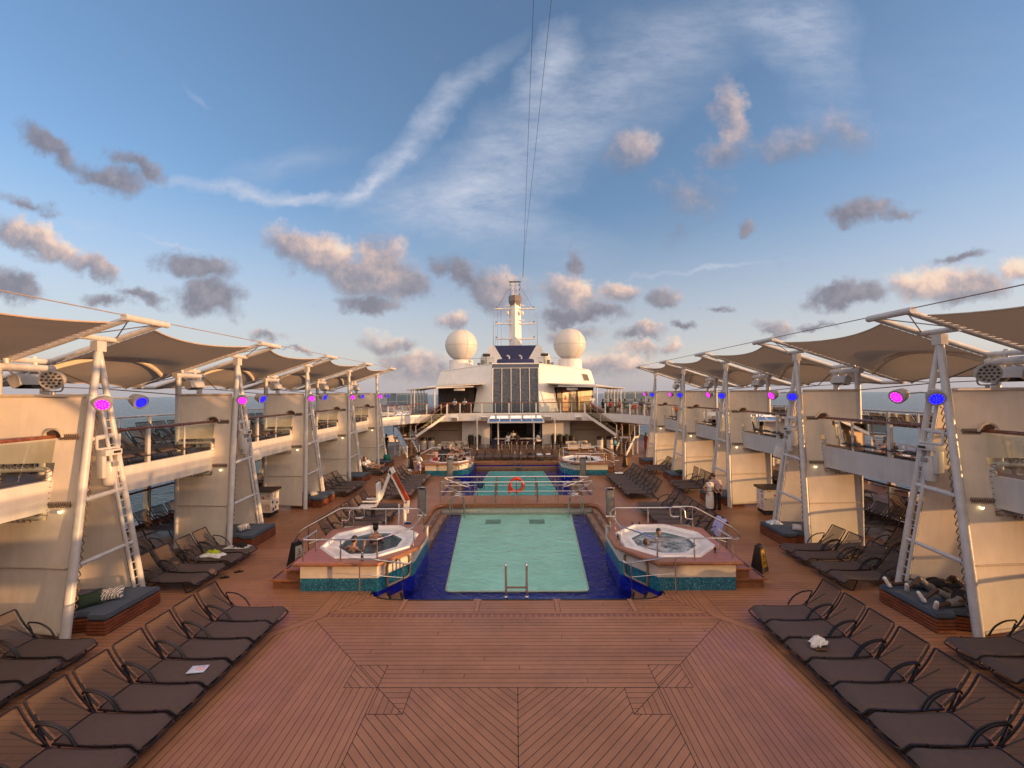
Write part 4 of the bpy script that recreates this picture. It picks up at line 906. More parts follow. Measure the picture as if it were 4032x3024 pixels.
# ---------------------------------------------------------------- forward superstructure
TAN=mat('tan_wall',(.46,.385,.31),.75,var=.06,scale=1.5); NAVYP=mat('navy_paint',(.004,.010,.075),.6,var=.08,scale=2)
HULLW=mat('house_white',(.69,.68,.665),.45,var=.07,scale=1.0,streak=.3); WOODP=mat('wood_panel',(.20,.075,.03),.35,var=.35,scale=3)
def quilt():
    m,t,b=nt('patterned_screen'); p=objc(t)
    v=N(t,'ShaderNodeTexVoronoi',feature='DISTANCE_TO_EDGE'); t.links.new(p,v.inputs['Vector']); v.inputs['Scale'].default_value=5.5
    w=N(t,'ShaderNodeTexWave',wave_type='RINGS'); t.links.new(p,w.inputs['Vector']); w.inputs['Scale'].default_value=2.2; w.inputs['Distortion'].default_value=14; w.inputs['Detail'].default_value=3; w.inputs['Detail Scale'].default_value=2.4
    f=mth(t,'ADD',mth(t,'MULTIPLY',w.outputs['Fac'],.7),mth(t,'MULTIPLY',noise(t,p,7,4),.4))
    t.links.new(ramp(t,f,[(.3,(.006,.011,.030)),(.62,(.022,.036,.075)),(.82,(.09,.11,.15))]),b.inputs['Base Color']); b.inputs['Roughness'].default_value=.4; return m
half=[(3.3,40.4),(5.4,40.1),(6.9,39.5),(8.3,38.5),(9.5,37.1),(10.4,35.4),(10.95,33.6),(11.0,32.62)]
front=[(-x,y) for x,y in half[::-1]]+half
b=MB(); b.prism(front+[(16,32.62),(16,62),(-16,62),(-16,32.62)],3.24,3.47); struct(b.build('balcony_deck',mat('balcony_floor',(.17,.095,.06),.5),smooth=0))
b=MB()
for (xa,ya),(xc,yc) in zip(front,front[1:]):
    d=Vector((xc-xa,yc-ya,0)).normalized(); n=Vector((d.y,-d.x,0))*.09
    b.add([(xa,ya,2.74),(xc,yc,2.74),(xc,yc,3.5),(xa,ya,3.5),(xa+n.x,ya+n.y,2.80),(xc+n.x,yc+n.y,2.80),(xc+n.x,yc+n.y,3.52),(xa+n.x,ya+n.y,3.52)],[(4,5,6,7),(0,3,2,1),(3,7,6,2),(0,1,5,4)])
struct(b.build('balcony_fascia',HULLW,smooth=40))
b=MB(); b.prism(front+[(16,33),(16,44),(-16,44),(-16,33)],3.14,3.236); struct(b.build('balcony_soffit',TAN,smooth=0))
# glass railing of the balcony
t=thing('balcony_railing','long curved glass railing with wooden top along the forward balcony','railing',(0,40.4,3.5))
def along(path,step):
    out=[]; 
    for a,c in zip(path,path[1:]):
        a=Vector((*a,0)); c=Vector((*c,0)); n=max(1,round((c-a).length/step)); out+=[(a+(c-a)*k/n)[:2] for k in range(n)]
    return out+[path[-1]]
segs=[[p for p in half if p[0]>=7.9],[(6.75,39.55),(5.4,40.1),(3.3,40.4)]]
runs=[segs[0],[(-x,y) for x,y in segs[0]],[(6.55,39.6),(5.4,40.1),(3.3,40.4),(-3.3,40.4),(-5.4,40.1),(-6.55,39.6)]]
for path in runs:
    pts=along(path,1.25)
    b=MB(); b.tube([(x,y,4.5) for x,y in pts],.04,8); b.build('handrail',WOODR,t)
    for j,(x,y) in enumerate(pts):
        w=.055 if (j%2==0 or j==len(pts)-1) else .022
        b=MB(); b.box(x-w,x+w,y-w*.6,y+w*.6,3.5,4.47); b.build('rail_post',HULLW,t,smooth=0)
    for (xa,ya),(xc,yc) in zip(pts,pts[1:]):
        a=Vector((xa,ya,0)); c=Vector((xc,yc,0)); d=(c-a).normalized(); a+=d*.09; c-=d*.09
        b=MB(); b.poly([a+Vector((0,0,3.6)),c+Vector((0,0,3.6)),c+Vector((0,0,4.42)),a+Vector((0,0,4.42))]); b.build('glass_pane',GLASSR,t,smooth=0)
# lower front: tan walls, white bar front
t=thing('bar_house','white and tan lower deckhouse with a wide dark bar opening beneath the balcony','deckhouse',(0,42,0))
b=MB()
for s in (-1,1):
    b.box(*sorted((s*2.62,s*5.4)),41.5,41.8,0,3.13); b.box(*sorted((s*5.32,s*5.4)),41.8,42.6,0,3.13)
b.box(-2.62,2.62,41.5,41.8,2.95,3.13); b.build('white_wall',HULLW,t,smooth=0)
for s in (-1,1):
    b=MB(); b.box(*sorted((s*5.4,s*11.2)),42.5,42.7,0,3.13); b.box(*sorted((s*11.0,s*11.2)),40,42.5,0,3.13); b.build('tan_wall',TAN,t,smooth=0)
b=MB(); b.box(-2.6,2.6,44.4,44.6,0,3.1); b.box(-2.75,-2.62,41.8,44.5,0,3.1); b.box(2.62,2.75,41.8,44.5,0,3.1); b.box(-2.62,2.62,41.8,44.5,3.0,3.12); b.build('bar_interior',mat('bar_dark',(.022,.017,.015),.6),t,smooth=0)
b=MB(); b.box(-2.55,2.55,44.3,44.38,1.35,1.39); b.box(-2.55,2.55,44.3,44.38,1.8,1.84); b.build('back_shelf',WOODP,t,smooth=0)
b=MB(); b.box(1.15,1.85,44.3,44.35,1.0,2.75); b.build('cooler_door',mat('cooler',(.10,.10,.10),.3),t,smooth=0)
b=MB()
for s in (-1,1): b.box(*sorted((s*5.9,s*9.6)),42.44,42.49,1.62,1.68)
b.build('wall_rail',WOODP,t,smooth=0)
b=MB()
for s in (-1,1): b.rbox(*sorted((s*7.1,s*7.55)),42.32,42.5,2.55,2.85,.03)
b.build('wall_speaker',HULLW,t)
t=thing('bar_counter','long bar counter with a pale top and navy mosaic front','bar counter',(0,40.9,0))
b=MB(); b.box(-2.35,2.5,40.75,41.35,0,.93); b.build('front',mat('bar_front',(.025,.03,.075),.3,var=.5,scale=12),t,smooth=0)
b=MB(); b.rbox(-2.1,2.5,40.45,41.4,.94,1.0,.015); b.build('counter_top',mat('counter_pale',(.62,.58,.52),.25),t)
for k,x in enumerate((-1.35,-.45,.05,.55,1.05,1.75)):
    t=thing('bar_stool','wooden bar stool at the pale counter of the bar','stool',(x,40.1,0),group='bar stools along the counter')
    b=MB(); b.lathe([(.16,.70),(.17,.73),(.16,.77),(.02,.78)],14,Matrix.Translation((x,40.1,0))); b.build('seat',WOODP,t)
    b=MB(); b.lathe([(.2,0),(.2,.02),(.04,.05),(.035,.7)],14,Matrix.Translation((x,40.1,0))); b.build('pedestal',STEEL,t)
for s in (-1,1):
    for x in (1.72,3.75):
        b=MB(); b.cyl(s*x,40.05,0,3.14,.075,12); b.cyl(s*x,40.05,0,.04,.13,12); tag(b.build('column',HULLW),'%s white round column under the balcony on the %s of the bar'%('inner' if x<2 else 'outer',SIDE[s]),'column','white columns before the bar')
# glazed awning over the bar
t=thing('glass_awning','sloping glazed awning in a white frame over the bar','awning',(0,39.8,3))
A0,A1=(40.28,3.36),(39.2,2.74)
b=MB()
for j in range(6):
    f_=-1+2*j/5; bar(b,(f_*2.38,A0[0],A0[1]),(f_*2.66,A1[0],A1[1]),.03,.03)
b.box(-2.7,2.7,39.12,39.24,2.62,2.76); b.box(-2.45,2.45,40.2,40.3,3.33,3.40); b.build('frame',HULLW,t,smooth=0)
for j in range(5):
    a,c=-1+2*j/5,-1+2*(j+1)/5; b=MB(); b.poly([(a*2.38+.03,A0[0],A0[1]-.01),(c*2.38-.03,A0[0],A0[1]-.01),(c*2.66-.03,A1[0],A1[1]-.01),(a*2.66+.03,A1[0],A1[1]-.01)]); b.build('glass_pane',GLASSD,t,smooth=0)
# loudspeakers hung along the fascias
def speaker(x,y,z,rz,label,w=.62,h=.36,d=.4):
    t=thing('loudspeaker',label,'loudspeaker',(x,y,z),rz,'white loudspeakers on the fascias')
    b=MB(); M=Matrix.Rotation(R(14),4,'X'); b.rbox(-w/2,w/2,-d,0,-h/2,h/2,.03,M); b.build('cabinet',HULLW,t,abs_=False)
    b=MB(); b.box(-w/2+.05,w/2-.05,-d-.006,-d+.002,-h/2+.05,h/2-.05,M); b.build('grille',mat('grille',(.34,.33,.31),.7,bmp=.3,bscale=300),t,abs_=False,smooth=0)
speaker(-5.75,39.85,3.08,R(-18),'white loudspeaker on the balcony fascia beside the left stairs'); speaker(5.85,39.85,3.08,R(18),'white loudspeaker on the balcony fascia beside the right stairs')
speaker(-3.05,40.28,3.05,0,'grey-grilled loudspeaker on the fascia left of the glass awning',.75,.42,.3); speaker(3.05,40.28,3.05,0,'grey-grilled loudspeaker on the fascia right of the glass awning',.75,.42,.3)
for s in (-1,1): speaker(s*10.95,YB[2]+3.2,2.98,s*R(60),'large white loudspeaker hung on the walkway fascia of the %s side'%SIDE[s],.75,.45,.55)
# ---------------------------------------------------------------- stairs
def stair(b,g,r,a,c,w,n):
    """flight from a (low) to c (high); b stringers, g treads, r handrails/posts"""
    a=Vector(a); c=Vector(c); d=c-a; h=Vector((d.x,d.y,0)).normalized(); q=Vector((-h.y,h.x,0))
    for k in (-1,1):
        o=q*k*w/2; u=Vector((0,0,.13)); t_=q*.03
        P=[a+o-u-t_,a+o+u-t_,a+o+u+t_,a+o-u+t_]; Q=[p+d for p in P]; b.add(P+Q,[(0,1,2,3),(7,6,5,4),(0,4,5,1),(1,5,6,2),(2,6,7,3),(3,7,4,0)])
    for j in range(n):
        p=a+d*(j+.5)/n; x=h*.15; y=q*(w/2-.04); z=Vector((0,0,.02)); P=[p-x-y-z,p+x-y-z,p+x+y-z,p-x+y-z]; g.add(P+[v+z*2 for v in P],[(3,2,1,0),(4,5,6,7),(0,1,5,4),(1,2,6,5),(2,3,7,6),(3,0,4,7)])
    return q,d
def stairs(s):
    t=thing('staircase','white staircase with brown treads from the pool deck up to the balcony on the %s'%SIDE[s],'stairs',(s*9.5,36.8,0))
    m=lambda p:Vector((s*p[0],p[1],p[2]))
    lo0,lo1=m((8.75,35.35,.1)),m((9.95,36.75,1.55)); up0,up1=m((9.3,37.25,1.6)),m((6.75,39.1,3.46))
    b,g,r=MB(),MB(),MB()
    q1,d1=stair(b,g,r,lo0,lo1,1.15,8); q2,d2=stair(b,g,r,up0,up1,1.15,10)
    b.prism([(s*9.1,36.7),(s*10.3,36.3),(s*11.0,37.2),(s*10.4,38.2),(s*9.4,38.0)],1.42,1.56); b.build('stringers',HULLW,t,smooth=0)
    g.prism([(s*9.12,36.72),(s*10.3,36.34),(s*10.95,37.2),(s*10.38,38.16),(s*9.42,37.96)],1.563,1.585); g.build('treads',mat('stair_tread',(.17,.10,.055),.5),t,smooth=0)
    for x,y in ((9.3,36.75),(10.85,37.2),(10.35,38.1),(10.2,36.4)):
        b=MB(); b.box(s*x-.06,s*x+.06,y-.06,y+.06,0,1.42); b.build('landing_post',HULLW,t,smooth=0)
    U=Vector((0,0,1))
    for (q,a,d,w) in ((q1,lo0,d1,1.15),(q2,up0,d2,1.15)):
        for k in (-1,1):
            o=q*k*w/2
            b=MB(); b.tube([a+o+U*.98,a+d+o+U*.98],.04,8); b.build('handrail',WOODR,t)
            for f_ in (.02,.5,.98):
                b=MB(); p=a+d*f_+o; b.tube([p,p+U*.96],.035 if f_!=.5 else .022,6); b.build('baluster',HULLW,t)
            b=MB(); P=[a+o+d*.04+U*.18,a+o+d*.96+U*.18,a+o+d*.96+U*.9,a+o+d*.04+U*.9]; b.poly(P); b.build('glass_panel',GLASSS,t,smooth=0)
    lp=[m(p) for p in ((10.35,36.35,2.55),(11.0,37.2,2.55),(10.4,38.2,2.55),(9.5,38.0,2.55))]
    b=MB(); b.tube(lp,.035,8); b.build('landing_rail',WOODR,t)
    for a,c in zip(lp,lp[1:]):
        b=MB(); b.poly([a-U*.9,c-U*.9,c-U*.08,a-U*.08]); b.build('glass_panel',GLASSS,t,smooth=0)
        b=MB(); b.tube([a-U*1.0,a],.04,6); b.build('landing_baluster',HULLW,t)
for s in (-1,1): stairs(s)
# ---------------------------------------------------------------- upper house: patterned screen, white flanks, roof
t=thing('deckhouse','big white forward deckhouse with sloping flanks above the balcony','deckhouse',(0,44,3.5))
lean=lambda z:.26*(z-3.5)
fl=lambda x,z:(x,42.0+.62*(x-2.4)+lean(z),z)
pts=[(2.42,3.5),(4.45,3.5),(4.05,6.0),(8.75,6.0),(8.9,6.6),(8.55,7.85),(8.3,7.98),(2.52,8.5),(2.45,8.42)]
for s in (-1,1):
    b=MB(); P=[fl(x,z) for x,z in pts]; Q=[(x*.98,y+.35,z-.02) for x,y,z in P]; n=len(P)
    b.add([(s*x,y,z) for x,y,z in P+Q],[list(range(n)) if s<0 else list(range(n))[::-1]]+[((i,n+i,n+(i+1)%n,(i+1)%n) if s<0 else (i,(i+1)%n,n+(i+1)%n,n+i)) for i in range(n)])
    b.build('flank',HULLW,t,smooth=25)
b=MB(); 
rp=[(-2.52,43.35,8.48),(2.52,43.35,8.48),(8.3,46.85,7.96),(8.4,60,7.9),(-8.4,60,7.9),(-8.3,46.85,7.96)]
b.poly(rp); b.poly([(-2.5,43.35,8.48),(-2.5,44.2,8.9),(2.5,44.2,8.9),(2.5,43.35,8.48)]) if 0 else None
for a,c in zip(rp[2:4],rp[3:5]): b.poly([a,(a[0],a[1],3.5),(c[0],c[1],3.5),c])
b.poly([rp[5],rp[4],(rp[4][0],60,3.5),(rp[5][0],46.85,3.5)])
b.build('roof',HULLW,t,smooth=0)
b=MB(); b.tube([fl(2.5,8.5),fl(8.3,8.0)],.06,8); b.tube([(-x,y,z) for x,y,z in (fl(2.5,8.5),fl(8.3,8.0))],.06,8); b.tube([fl(-0.0,8.5) and (-2.5,43.3,8.52),(2.5,43.3,8.52)],.07,8); b.build('roof_rim',HULLW,t)
b=MB(); v0=[fl(7.35,7.55),fl(8.05,7.48),fl(8.3,6.75),fl(7.6,6.75)]; b.poly([(x,y-.02,z) for x,y,z in v0]); vt=b.build('vent_louvre',mat('vent',(.07,.055,.05),.6),t,smooth=0)
b=MB(); b.tube([(x,y-.03,z) for x,y,z in v0],.035,6,closed=True); b.build('vent_frame',HULLW,vt)
t=thing('patterned_panel','tall navy wall panel with a swirling pale pattern in five framed strips, deckhouse front','panel',(0,42,3.5))
QM=quilt()
for j in range(5):
    x0=-2.35+.94*j; b=MB(); b.add([(x0+.03,41.96,3.55),(x0+.91,41.96,3.55),(x0+.91,43.12,8.02),(x0+.03,43.12,8.02)],[(0,1,2,3)]); b.build('strip',QM,t,smooth=0)
b=MB(); b.poly([(-2.35,43.14,8.08),(2.35,43.14,8.08),(2.35,43.24,8.44),(-2.35,43.24,8.44)]); b.build('top_band',mat('panel_band',(.05,.065,.11),.4),t,smooth=0)
for j in range(6):
    x=-2.37+.948*j; b=MB(); b.tube([(x,41.93,3.5),(x,43.1,8.05)],.028 if 0<j<5 else .05,6); b.build('frame_bar',HULLW,t)
b=MB(); b.tube([(-2.38,43.1,8.05),(2.38,43.1,8.05)],.03,6); b.build('frame_bar',HULLW,t)
# café under the flanks
for s in (-1,1):
    t=thing('cafe_front','dark %s café front behind the balcony on the %s'%('timber and glass' if s>0 else 'open',SIDE[s]),'café front',(s*6.5,45.6,3.5))
    y0,y1=43.6,46.4
    b=MB(); b.add([(s*4.35,y0,3.5),(s*8.7,y1,3.5),(s*8.7,y1,6.05),(s*4.35,y0,6.05)],[(0,1,2,3)]); b.build('back_wall',mat('cafe_dark',(.045,.032,.026),.5,var=.5,scale=2),t,smooth=0)
    def pan(xa,xb,z0,z1,m,name,off=.05):
        f_=lambda x:y0+(y1-y0)*(x-4.35)/4.35
        b=MB(); b.add([(s*xa,f_(xa)-off,z0),(s*xb,f_(xb)-off,z0),(s*xb,f_(xb)-off,z1),(s*xa,f_(xa)-off,z1)],[(0,1,2,3)]); return b.build(name,m,t,smooth=0)
    if s>0:
        d=pan(4.95,5.65,3.5,5.7,mat('door_orange',(.33,.085,.02),.35,var=.3),'door'); pan(5.2,5.4,4.7,5.2,DARK,'door_window',.07)
        pan(5.7,6.7,3.55,5.75,mat('cafe_window',(.02,.028,.05),.1),'window'); pan(6.8,7.0,3.5,5.8,WOODP,'wood_post'); pan(7.05,8.5,4.5,5.7,mat('shelf_lit',(.30,.19,.09),.4,var=.8,scale=9),'bottle_shelf',.08)
    else:
        pan(4.6,8.4,3.5,4.5,WOODP,'wood_dado')
    can=[(3.15,42.35,6.42),(7.9,41.0,6.08),(11.0,41.6,5.84),(11.4,52,5.9),(8.9,52,6.3),(8.6,46.2,6.35),(3.6,43.6,6.46)]
    c=thing('canopy','thin pale canopy roof over the %s café terrace on the balcony'%SIDE[s],'canopy',(s*8,43,6))
    b=MB(); n=len(can); b.add([(s*x,y,z+.04) for x,y,z in can]+[(s*x,y,z-.04) for x,y,z in can],[list(range(n)),list(range(n,2*n))[::-1]]+[(i,(i+1)%n,n+(i+1)%n,n+i) for i in range(n)]); b.build('roof_sheet',mat('canopy_cloth',(.50,.47,.42),.6),c,smooth=0)
    for x,y in ((8.1,41.3),(10.6,41.9),(10.8,44),(10.9,46),(11.0,48),(11.1,50)):
        b=MB(); b.tube([(s*x,y,3.5),(s*x,y,5.95 if x>9 else 6.05)],.06,8); b.build('canopy_post',HULLW,c)
    b=MB(); b.tube([(s*7.9,41.02,6.0),(s*4.3,42.1,6.12)],.05,8); b.build('edge_beam',HULLW,c)
    for y in (42.5,44,46,48):
        b=MB(); b.tube([(s*8.3,y+.2,6.25),(s*11.2,y,5.78)],.04,6); b.build('rafter',HULLW,c)
    b=MB(); b.rbox(*sorted((s*5.2,s*6.3)),42.1,42.3,5.72,5.95,.03); b.tube([(s*5.9,42.2,5.95),(s*5.9,42.2,6.2)],.03,6); b.build('terrace_light',HULLW,c)
    # glass screens at the far edge of the terrace
    g=thing('terrace_windscreen','row of tall glass wind screens beyond the café terrace on the %s'%SIDE[s],'wind screen',(s*13.5,50,3.5))
    pts2=[(11.3,53),(12.4,52),(13.4,51),(14.4,50),(15.2,48.6),(15.6,47),(15.6,45),(15.6,43),(15.6,41),(15.6,39),(15.6,37),(15.6,35),(15.6,33)]
    for (xa,ya),(xb,yb_) in zip(pts2,pts2[1:]):
        b=MB(); b.poly([(s*xa,ya,3.6),(s*xb,yb_,3.6),(s*xb,yb_,5.5),(s*xa,ya,5.5)]); b.build('glass_pane',GLASSD,g,smooth=0)
        b=MB(); b.tube([(s*xa,ya,3.47),(s*xa,ya,5.52)],.03,6); b.build('mullion',HULLW,g)
    b=MB(); b.tube([(s*x,y,5.52) for x,y in pts2],.03,6); b.tube([(s*x,y,4.5) for x,y in pts2],.035,6); b.build('rail',HULLW,g)
# ---------------------------------------------------------------- roof gear
for s in (-1,1):
    t=thing('radome','big white spherical radome on a drum, %s of the mast'%SIDE[s],'radome',(s*6.55,50,8),group='pair of big radomes')
    rd=mat('radome_white',(.55,.535,.51),.5,var=.04)
    b=MB(); b.sph((s*6.55,50,11.27),1.93,36,22); dome=b.build('dome',rd,t,smooth=60)
    b=MB(); b.tube([(s*6.55+1.935*math.cos(q*pi/24),50+1.935*math.sin(q*pi/24),11.2) for q in range(48)],.014,4,closed=True); b.tube([(s*6.55+1.935*math.sin(q*pi/24)*.5,50-1.935*math.sin(q*pi/24)*.866,11.27+1.935*math.cos(q*pi/24)) for q in range(25)],.012,4); b.build('dome_seam',mat('seam_grey',(.36,.33,.31),.6),dome)
    b=MB(); b.lathe([(1.46,7.9),(1.46,9.42),(1.3,9.46)],32,Matrix.Translation((s*6.55,50,0))); b.build('drum',HULLW,t)
    t=thing('small_dome','small white antenna dome on the roof, %s of the navy funnel base'%SIDE[s],'dome',(s*4.0,56,8),group='small antenna domes')
    b=MB(); b.lathe([(.55,9.0),(.75,9.4),(.75,10.1),(.6,10.6),(.3,10.85),(.02,10.9)],20,Matrix.Translation((s*4.0,56,0))); b.build('dome',rd,t); b=MB(); b.cyl(s*4.0,56,7.9,9.0,.4,12); b.build('pedestal',HULLW,t)
    t=thing('roof_equipment','cluster-post with grey boxes on the roof railing, %s of the navy hood'%SIDE[s],'roof equipment',(s*3.6,47,8.5),group='roof equipment beside the hood')
    b=MB(); b.tube([(s*3.3,47,8.3),(s*3.3,47,9.75)],.07,8); b.build('post',GREY,t)
    b=MB(); b.rbox(s*3.3-.42,s*3.3+.42,46.8,47.2,9.62,9.92,.05); b.build('head_box',DARK,t)
    for k,(x,h) in enumerate(((3.75,.75),(4.15,.45),(2.85,.5))):
        b=MB(); b.rbox(s*x-.17,s*x+.17,46.85,47.15,8.35,8.45+h,.03); b.build('cabinet',mat('roof_box',(.16,.15,.14),.5),t)
    t=thing('roof_railing','thin dark railing along the roof edge, %s of the navy hood'%SIDE[s],'railing',(s*4,46.5,8.4),group='roof edge railings')
    b=MB(); b.tube([(s*2.4,46.3,9.42),(s*5.6,47.0,9.35)],.03,6); b.build('rail',GREY,t)
    for k in range(5):
        x=2.4+.8*k; b=MB(); b.tube([(s*x,46.3+.175*k,8.2),(s*x,46.3+.175*k,9.4)],.02,6); b.build('rail_post',GREY,t)
    b=MB(); b.poly([(s*2.4,46.32,8.45),(s*3.9,46.65,8.4),(s*3.9,46.65,9.35),(s*2.4,46.32,9.4)]); b.build('glass_pane',GLASSR,t,smooth=0)
t=thing('funnel_base','navy inverted trapezoid between two white wings below the mast','funnel base',(0,52,8.5))
b=MB(); b.add([(-2.78,52,11.42),(2.78,52,11.42),(1.45,51.6,9.2),(-1.45,51.6,9.2),(-2.78,55,11.42),(2.78,55,11.42),(1.45,55,9.2),(-1.45,55,9.2)],[(0,3,2,1),(0,1,5,4),(4,5,6,7),(0,4,7,3),(1,2,6,5)]); b.build('navy_face',NAVYP,t,smooth=0)
for s in (-1,1):
    b=MB(); bm=bmesh.new(); V=[(2.62,11.38),(2.95,11.46),(3.25,11.3),(3.45,10.6),(3.72,8.0),(1.2,8.0),(1.36,9.2)]
    vs=[bm.verts.new((s*x,51.55,z)) for x,z in V]; f_=bm.faces.new(vs); r_=bmesh.ops.extrude_face_region(bm,geom=[f_]); bmesh.ops.translate(bm,vec=(0,3.2,0),verts=[q for q in r_['geom'] if isinstance(q,bmesh.types.BMVert)]); bmesh.ops.recalc_face_normals(bm,faces=bm.faces)
    bmesh.ops.bevel(bm,geom=bm.edges[:],offset=.10,segments=2,affect='EDGES'); bm.verts.index_update(); b.add([v.co[:] for v in bm.verts],[[v.index for v in q.verts] for q in bm.faces]); bm.free(); b.build('wing',HULLW,t)
    b=MB(); b.tube(fillet([(s*.75,51.2,9.0),(s*.75,51.2,9.95),(s*.75-.12,51.1,10.05),(s*.75-.28,51.0,10.05)],.08),.09,8); b.build('vent_pipe',HULLW,t)
t=thing('navy_hood','low rounded navy hood on the roof in front of the mast','hood',(0,47.5,8.6))
b=MB(); b.rbox(-2.1,2.1,46.2,48.2,8.1,9.28,.28); b.build('hood_shell',NAVYP,t); b=MB(); b.box(-2.3,2.3,46.0,48.4,8.0,8.66); b.build('plinth',HULLW,t,smooth=0)
t=thing('mast','tall white ship mast with three pairs of yards and a lattice top','mast',(0,53.2,11))
b=MB(); M=Matrix.Translation((0,53.2,0))@Matrix.Rotation(R(45),4,'Z')
b.tube([M@Vector((0,0,z)) for z in (9,17.0)],[.80,.74],4); b.build('trunk',HULLW,t,smooth=0)
b=MB(); b.tube([(0,53.2,16.7),(0,53.2,17.25),(0,53.2,17.9)],[.66,.84,.84],8); b.build('crow_platform',mat('platform_grey',(.16,.14,.13),.5),t,smooth=0)
for z in (16.25,14.35,12.4):
    for s in (-1,1):
        b=MB(); bar(b,(s*.5,53.0,z-.05),(s*2.58,53.0,z+.03),.07,.16); y_=b.build('yard',HULLW,t,smooth=0)
        b=MB(); b.cyl(s*2.42,53,z+.07,z+.28,.075,8); b.build('yard_lamp',DARK,y_)
for z in (16.65,14.75):
    for s in (-1,1):
        b=MB(); b.rbox(*sorted((s*.6,s*1.2)),52.9,53.1,z-.06,z+.08,.03); b.build('radar_bar',HULLW,t)
for s in (-1,1):
    b=MB(); b.sph((s*.92,52.8,15.65),.2,12,8,(1,1,1.5)); b.tube([(s*.7,52.9,15.95),(s*.92,52.8,15.9)],.04,6); b.build('mast_dome',HULLW,t)
for s in (-1,1):
    b=MB(); b.tube([(s*.26,53.2,17.8),(s*.26,53.2,19.75)],.05,6); b.build('lattice_post',HULLW,t)
b=MB()
for k in range(7): b.tube([(-.26,53.2,18.0+.25*k),(.26,53.2,18.0+.25*k)],.022,5)
b.build('lattice_rungs',HULLW,t)
for z in (18.1,18.75,19.35):
    b=MB(); b.tube([(-.62,53.1,z),(.62,53.1,z)],.028,6); aa=b.build('cross_arm',HULLW,t)
    for s in (-1,1):
        b=MB(); b.cyl(s*.62,53.1,z-.14,z+.16,.05,8); b.build('nav_lamp',DARK,aa)
b=MB(); b.box(-.75,.75,53,53.4,19.75,19.84); b.build('top_plate',mat('plate_dark',(.12,.10,.09),.6),t,smooth=0)
b=MB(); b.tube([(-.75,53.2,19.85),(-1.1,53.2,20.0),(-1.1,53.2,20.5)],.02,5); b.tube([(.75,53.2,19.85),(1.06,53.2,19.95),(1.06,53.2,20.6)],.02,5); b.sph((-1.1,53.2,20.52),.07,8,6); b.sph((1.06,53.2,20.62),.07,8,6); b.cyl(0,53.2,19.84,20.25,.03,6); b.build('anemometer',GREY,t)
t=thing('mast_stays','thin wire stays and whip aerials around the mast yards','stays',(0,53,12))
b=MB()
for s in (-1,1):
    b.tube([(s*.5,53,19.4),(s*2.3,53,16.35)],.02,4)
    for x in (2.55,2.28,1.82): b.tube([(s*x,53,11.3),(s*x,53,16.2)],.013,4)
    b.tube([(s*2.82,53,11.4),(s*2.82,53,12.0),(s*2.82,53,15.8)],[.04,.03,.010],5)
b.build('wires',CABLE,t)
# two long aerial wires from the mast head to the after mast behind the viewer
b=MB(); J=(1.08,49.5,22.0); b.tube([(1.0,53.2,20.3),J,(1.42,-12,38.0)],.016,5); tag(b.build('aerial_wire',CABLE),'left aerial wire rising from the mast top, almost vertical','cable','pair of aerial wires')
b=MB(); b.tube([(1.06,53.2,20.3),(1.12,49.5,22.0),(3.9,-12,38.0)],.016,5); tag(b.build('aerial_wire',CABLE),'right aerial wire, leaning away to the right from the mast top','cable','pair of aerial wires')
# ---------------------------------------------------------------- furniture under the balcony
POT=mat('planter_dark',(.022,.020,.021),.5)
LEAF=mat('leaf_green',(.045,.075,.022),.6,var=.4,scale=12)
def planter(x,y,h,label):
    t=thing('planter',label,'planter',(x,y,0),group='tall dark planters by the bar')
    b=MB(); b.lathe([(.20,0),(.27,h*.6),(.31,h),(.27,h),(.25,h-.05)],18,Matrix.Translation((x,y,0))); b.build('pot',POT,t)
    b=MB(); rg=random.Random(x)
    for k in range(70):
        a=rg.uniform(0,2*pi); rr=rg.uniform(0,.27); p=Vector((x+rr*math.cos(a),y+rr*math.sin(a),h-.04+rg.uniform(0,.16))); d=Vector((rg.uniform(-1,1),rg.uniform(-1,1),rg.uniform(.2,1))).normalized()*.11; q=d.orthogonal().normalized()*.035
        b.poly([p,p+d*.5+q,p+d,p+d*.5-q])
    b.build('foliage',LEAF,t,smooth=0)
planter(-4.45,40.9,1.22,'outer of the two tall dark planters left of the bar'); planter(-3.72,40.9,1.2,'inner of the two tall dark planters left of the bar')
for k,x in enumerate((3.75,4.35,4.95,5.5)): planter(x,41.0,1.25-.03*k,'%s tall dark planter from the bar in the row of four on the right'%NTH[k])
def bin_(x,y,label):
    t=thing('towel_bin',label,'bin',(x,y,0),group='white towel bins with black lids')
    b=MB(); b.lathe([(.30,0),(.32,.75),(.33,.85),(.3,.86)],20,Matrix.Translation((x,y,0))); b.build('drum',HULLW,t)
    b=MB(); b.lathe([(.335,.86),(.33,1.02),(.25,1.14),(.1,1.18),(.01,1.19)],20,Matrix.Translation((x,y,0))); b.build('lid',DARK,t)
for s in (-1,1):
    bin_(s*9.15 if s>0 else -9.05,40.6,'white towel bin with black domed lid, further from the bar, behind the %s stairs'%SIDE[s]); bin_(s*8.2 if s>0 else -8.3,40.6,'white towel bin with black domed lid, nearer the bar, behind the %s stairs'%SIDE[s])
UPH=mat('sofa_beige',(.46,.41,.35),.85,var=.08,bmp=.1); CUS=mat('cushion_grey',(.17,.17,.18),.85,var=.3,scale=14)
